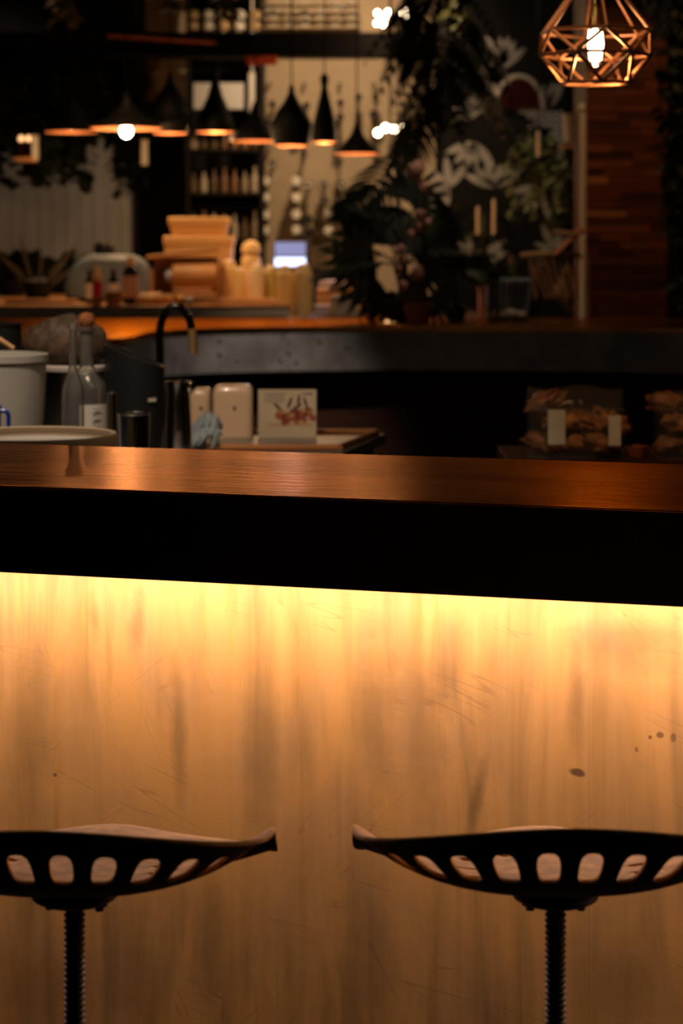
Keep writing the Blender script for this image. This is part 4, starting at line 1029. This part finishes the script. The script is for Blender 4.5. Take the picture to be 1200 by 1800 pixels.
# palm B, lower right of A
t = thing('drooping_palm', 'smaller drooping palm between large palm and wire planter', 'plant', (px(800, 9.6), 9.6, ZB))
obj('pot', G().lathe([(0, 0), (.04, 0), (.055, .07), (.048, .07), (0, .06)]), SHADE, t)
obj('stem', G().tube([(0, 0, .04), (0, 0, .3)], [.012, .008], 6), STEMM, t)
for i in range(13):
    a = i*2*PI/13+.2; frond(Vector((0, 0, .26)), Vector((math.cos(a), math.sin(a)*.7, random.uniform(.3, 1.1))), random.uniform(.22, .34), 13, .11, (LEAFM, LEAFO, LEAFM)[i % 3] if i % 2 else LEAFM, t, .85)
# tall dark palm crown from above (x 790-870, y 280-430)
t = thing('tall_dracaena', 'tall dark spiky plant before the mural', 'plant', (px(850, 12.65), 12.65, 0))
obj('pot', G().lathe([(0, 0), (.14, 0), (.18, .3), (.15, .3), (0, .28)]), SHADE, t)
obj('stem', G().tube([(0, 0, .28), (.02, 0, 1.0), (0, 0, 1.62)], [.025, .022, .018], 8), STEMM, t)
for i in range(26):
    a = i*2.4; g = G(); zz1 = random.uniform(1.35, 1.65); leaf_strip(g, Vector((0, 0, zz1)), Vector((math.cos(a), math.sin(a), random.uniform(.1, 1.0))), Vector((0, 0, 1)), random.uniform(.28, .42), .016, random.uniform(.5, 1.2), 6)
    obj('leaf', g, (LEAFD, LEAFM)[i % 2], t, ang=80)
# trailing vines
def vines(name, label, x, y, Y, n, spread, length, m, cat='plant', lw=.018):
    t = thing(name, label, cat, P(x, y, Y)); k_ = Y/F
    obj('hanging_pot', G().lathe([(0, 0), (.05, 0), (.075, .08), (.068, .08), (0, .06)]), SHADE, t)
    if t.location.z+.08 < ZT: obj('pot_cord', G().tube([(0, 0, .06), (0, 0, ZT-t.location.z)], .003, 5), SHADE, t)
    for i in range(n):
        g = G(); x0 = random.uniform(-1, 1)*spread*k_; y0 = random.uniform(-.12, .12); L_ = length*k_*random.uniform(.72, 1)
        pts = []; m_ = 14
        for j in range(m_+1):
            s = j/m_; pts.append(Vector((x0*min(1, s*5)+.02*math.sin(s*9+i), y0*min(1, s*5)+.015*math.sin(s*7+i*2), .07-L_*s)))
        g.tube(pts, .0025, 4)
        for j in range(1, m_*2):
            p = pts[j//2]; a = random.uniform(0, 2*PI)
            leaf_strip(g, p, Vector((math.cos(a), math.sin(a), random.uniform(-1, .2))), Vector((0, 0, 1)), random.uniform(.04, .08), lw, .3, 4)
        obj('vine', g, m, t, ang=80)
vines('trailing_plant', 'dark trailing plant hanging at the far left', 40, 95, 12.15, 30, 58, 265, LEAFD, lw=.048)
vines('trailing_plant', 'dark trailing plant hanging behind the widest pendant', 185, 95, 12.98, 30, 66, 190, LEAFD, lw=.048)
vines('trailing_plant', 'long dark trailing plant between the two left pendants', 115, 100, 12.6, 24, 42, 262, LEAFD, lw=.048)
vines('trailing_plant', 'dark trailing plant above the doorway', 226, 215, 13.2, 12, 22, 150, LEAFD, lw=.03)
vines('trailing_plant', 'olive-green trailing plant before the arch, right of it', 945, 250, 12.0, 14, 48, 190, LEAFO)
vines('trailing_plant', 'small yellow-green sprig hanging from the top, far left', 112, -15, 9.0, 3, 14, 85, mat('leaf_yellow', (.22, .20, .05), .5), lw=.014)
vines('trailing_plant', 'small yellow-green sprig above the fat bell pendant', 294, -25, 9.0, 2, 5, 75, MATS['leaf_yellow'], lw=.012)
vines('trailing_plant', 'small yellow-green sprig above the cone pendant', 404, -15, 9.0, 2, 5, 85, MATS['leaf_yellow'], lw=.012)
vines('trailing_plant', 'pale sprig hanging right of the upper bulb cluster', 803, 10, 9.3, 3, 9, 85, MATS['leaf_yellow'], lw=.014)
vines('trailing_plant', 'pale sprig hanging right of the copper cage', 1160, 20, 7.5, 3, 6, 75, mat('leaf_pale', (.35, .32, .26), .5), lw=.012)
vines('trailing_plant', 'dark ivy hanging down the right edge over the pillar', 1188, -20, 10.0, 10, 22, 620, LEAFD, lw=.03)
# shrubs on left of pass
def shrub(label, x, Y, w_, top, m, n=26, base=ZP):
    t = thing('leafy_shrub', label, 'plant', (px(x, Y), Y, base)); h = pz(top, Y)-base
    obj('pot', G().lathe([(0, 0), (.07, 0), (.09, .1), (.08, .1), (0, .08)]), SHADE, t)
    for i in range(n):
        a = random.uniform(0, 2*PI); g = G()
        leaf_strip(g, Vector((0, 0, .07)), Vector((math.cos(a)*w_, math.sin(a)*w_*.6, h*random.uniform(.5, 1))), Vector((0, 1, 0)), h*random.uniform(.75, 1.15), random.uniform(.02, .035), .35, 6)
        obj('leaf', g, m, t, ang=80)
shrub('dark leafy plant at the left end of the pass shelf', 20, 11.9, .32, 405, LEAFD, 34)
shrub('dark leafy plant left of the grey appliance', 108, 12.5, .3, 410, LEAFD, 34)
t = thing('reflection_plant', 'plant whose pale narrow leaves stand in for reflections among the dark shrubs at left', 'plant', (px(66, 11.4), 11.4, ZP))
obj('pot', G().lathe([(0, 0), (.06, 0), (.08, .09), (.07, .09), (0, .07)]), SHADE, t)
PALE = mat('reflection_streak_leaf', (.07, .065, .05), .5)  # pale leaf colour stands in for grey reflections in the foliage
for x, h_, a in ((-.16, .30, 40), (-.06, .34, 14), (.15, .33, -28), (.02, .22, -5), (.09, .2, 20), (-.1, .2, 10), (.17, .2, -50)):
    g = G(); leaf_strip(g, Vector((x*.4, 0, .06)), Vector((x*1.2, -.05, h_)), Vector((0, 1, 0)), h_*1.05, .008, .15, 6)
    obj('leaf', g, PALE, t, ang=80)

# lanterns
def lantern(x, y, Y, label):
    k_ = Y/F; t = thing('hanging_lantern', label, 'lantern', P(x, y, Y))
    obj('base', G().box((0, 0, .01), (36*k_, .12, 8*k_)), WOODT, t, bevel=.004)
    obj('side_plate', G().box((17*k_, 0, 24*k_), (8*k_, .1, 44*k_)), PAPER, t, bevel=.003)
    obj('back_plate', G().box((0, .05, 24*k_), (34*k_, .01, 44*k_)), SHADE, t)
    for dx in (-7, 6): obj('candle_bulb', G().blob((dx*k_, -.02, 40*k_), (5*k_, 5*k_, 6*k_), 2), BULBA, t); 
    for dx in (-7, 6): obj('candle', G().tube([(dx*k_, -.02, 4*k_), (dx*k_, -.02, 36*k_)], 2.5*k_, 8), DKRED, t)
    obj('cord', G().tube([(0, .04, 46*k_), (0, .04, ZT-t.location.z)], .003, 5), SHADE, t)
lantern(45, 284, 12.0, 'small two-candle lantern hanging at far left')
o = obj('pale_tag', G().box((0, 0, 0), (.04, .01, .15)), PAPER, loc=P(254, 268, 12.5), bevel=.003); tag(o, 'pale vertical tag hanging beside the dark doorway', 'tag'); obj('cord', G().tube([(0, 0, .07), (0, 0, ZT-o.location.z)], .002, 5), SHADE, o)

# things right of centre
for i, (x, y0, y1, lab) in enumerate(((946, 232, 275, 'tan taper hanging before the trailing olive plant'), (868, 352, 412, 'tan taper before the mural, right of the pair'), (840, 365, 412, 'thinner tan taper left of the other one'))):
    Y = 11.8; o = obj('taper_candle', G().lathe([(0, 0), (3.6*Y/F, 0), (3.2*Y/F, (y1-y0)*Y/F), (0, (y1-y0)*Y/F+.01)], n=12), TANC, loc=P(x, y1, Y)); tag(o, lab, 'candle', 'tan tapers')
    c = obj('cord', G().tube([(0, 0, (y1-y0)*Y/F), (0, 0, ZT-pz(y1, Y))], .002, 5), SHADE, o)
o = obj('paper_pendant', G().lathe([(14*.003, 0), (18*.003, .15), (.052, .15), (.040, 0)], n=24, closed=True), mat('paper_grey', (.45, .42, .38), .8), loc=P(1005, 250, 11.2)); tag(o, 'pale grey paper shade beside the pole top', 'lampshade')
obj('cord', G().tube([(0, 0, .15), (0, 0, ZT-o.location.z)], .002, 5), SHADE, o)
# fretwork screen (pale, with dark holes) x 925-990, y 190-265
t = thing('fretwork_panel', 'pale fretwork panel with round holes left of the paper shade', 'panel', P(960, 262, 12.6)); k_ = 12.6/F
for i in range(5):
    for j in range(5):
        g = G().tube([((-28+i*13+5.5*math.cos(a))*k_, 0, (8+j*13+5.5*math.sin(a))*k_) for a in [2*PI*q/12 for q in range(13)]], 1.6*k_, 5)
        if (i+j) % 7 != 3: obj('ring', g, mat('fret_pale', (.36, .36, .36), .6), t)
obj('cord', G().tube([(0, 0, 64*k_), (0, 0, ZT-t.location.z)], .003, 5), SHADE, t)
# wire planter
Y = 9.7; k_ = Y/F
t = thing('wire_planter', 'silver wire basket planter on the rear bar', 'planter', (px(888, Y), Y, ZB))
z0 = 4*k_; hh = pz(492, Y)-ZB
def rect(w_, z_): return [(-w_*k_, -.07, z_), (w_*k_, -.07, z_), (w_*k_, .07, z_), (-w_*k_, .07, z_), (-w_*k_, -.07, z_)]
obj('rim', G().tube(rect(44, hh), .007, 6), WIRE, t); obj('foot', G().tube(rect(32, z0), .005, 6), WIRE, t)
for i in range(9):
    s = -1+i/4; obj('wire', G().tube([(s*32*k_, -.07, z0), (s*44*k_, -.07, hh)], .0028, 5), WIRE, t)
obj('corner_strap', G().tube([(32*k_, -.07, z0), (44*k_, -.07, hh)], .009, 6), WIRE, t)
obj('liner', G().box((0, 0, hh*.48), (66*k_, .12, hh*.85)), BLACKP, t, bevel=.01)
for i, (x, z_, r) in enumerate(((-14, 18, 13), (8, 12, 15), (24, 14, 12), (-30, 30, 8))):
    o = obj('pebble', G().blob((0, 0, 0), (r*k_, .03, r*.7*k_), 2, .2, 2, i), mat('pebble_tan', (.40, .28, .20), .7), loc=(px(888, Y)+x*k_, Y-.10, ZB+r*.7*k_+.002)); tag(o, ('tan pebble left of centre', 'largest tan pebble', 'right-hand tan pebble', 'small tan pebble farthest left')[i]+' in front of the wire planter', 'stone', 'pebbles by the wire planter')
for i in range(14):
    a = random.uniform(0, 2*PI); g = G(); leaf_strip(g, Vector((random.uniform(-.08, .08), 0, hh*.9)), Vector((math.cos(a), math.sin(a)*.5, random.uniform(.6, 2))), Vector((0, 1, 0)), random.uniform(.1, .2), .012, .3, 5)
    obj('leaf', g, (LEAFO, LEAFM)[i % 2], t, ang=80)
# rattan chair
Y = 10.1; k_ = Y/F
t = thing('rattan_chair', 'rattan lattice chair back with slanting arm rods', 'chair', (px(965, Y), Y, 0))
Z = lambda y: pz(y, Y); X = lambda x: (x-965)*k_
for i in range(6):
    obj('lattice_strip', G().tube([(X(925+i*14), 0, Z(445)), (X(960+i*10), .0, Z(525))], .009, 5), RATTAN, t)
    obj('lattice_strip', G().tube([(X(1000-i*14), .012, Z(445)), (X(930+i*10)-.02*i, .012, Z(465+12*i))], .009, 5), RATTAN, t)
obj('top_rail', G().tube([(X(915), 0, Z(450)), (X(950), 0, Z(446)), (X(1022), 0, Z(449))], .014, 8), mat('ochre_wood', (.30, .16, .05), .5), t)
obj('arm_rod', G().tube([(X(975), -.03, Z(448)), (X(1022), -.05, Z(402))], .014, 8), mat('orange_wood', (.42, .13, .04), .5), t)
obj('arm_rod', G().tube([(X(970), -.03, Z(409)), (X(1010), -.05, Z(412))], .013, 8), RATTAN, t)
obj('seat', G().box((X(965), .12, .45), (.4, .35, .04)), RATTAN, t, bevel=.01)
for sx in (-.18, .18):
    obj('leg', G().tube([(sx, 0, 0), (sx, 0, Z(448))], .014, 8), RATTAN, t); obj('leg', G().tube([(sx, .26, 0), (sx, .26, .45)], .014, 8), RATTAN, t)
g = G().tube([(X(1002), .05, Z(470)), (X(985), .05, Z(515)), (X(1012), .05, Z(555))], [.015, .035, .01], 8); obj('cushion_edge', g, mat('tan_cushion', (.25, .14, .07), .8), t)
# shelf brackets behind pole
o = obj('shelf_plank', G().box((0, 0, 0), (36*.0032, .12, .03)), WOODM, loc=P(1004, 258, 11.6), bevel=.003); obj('bracket', G().tube([(.04, 0, 0), (.04, 0, ZT-o.location.z)], .005, 6), SHADE, o); tag(o, 'short wooden plank under the grey paper shade', 'shelf')
# flowering plant behind the palm
YF2 = 9.22; t = thing('flowering_plant', 'salmon-flowered plant among the big palm leaves on the rear bar', 'plant', (px(735, YF2), YF2, ZB)); k_ = YF2/F
obj('pot', G().lathe([(0, 0), (.05, 0), (.065, .09), (.055, .09), (0, .07)]), TERRA, t)
for i, (x, y, r) in enumerate(((732, 300, 16), (740, 378, 10), (737, 398, 9), (752, 392, 7), (705, 440, 9), (710, 455, 9), (700, 472, 8), (733, 480, 12), (722, 412, 7), (745, 330, 9), (708, 500, 9))):
    q = P(x, y, YF2)-Vector(t.location)
    b = obj('blossom', G().blob(q, (r*k_, .02, r*1.15*k_), 2, .5, 2, i), PINK, t)
    obj('stalk', G().tube([(0, 0, .06), q*.5+Vector((.03*math.sin(i), .02, 0)), q], .004, 5), STEMM, t)
o = obj('folded_napkin', G().tube([(.09, 0, .13), (0, .02, .075), (-.02, 0, 0)], [.01, .035, .03], 8).tube([(.09, 0, .13), (.07, 0, .06), (.09, 0, 0)], [.01, .03, .015], 8), mat('orange_red', (.42, .08, .03), .6), loc=(px(658, 9.75), 9.75, ZB)); tag(o, 'orange-red folded napkin standing under the palm', 'napkin')
# candle dish on rear bar edge
t = thing('tea_light', 'small gold tea light on the front edge of the rear bar', 'candle', (px(680, 9.1), 9.1, ZB))
obj('dish', G().lathe([(0, 0), (.035, 0), (.042, .012), (.038, .012), (0, .005)]), SOCKET, t)
obj('flame', G().blob((0, 0, .012), (.012, .012, .009), 1), BULBA, t)
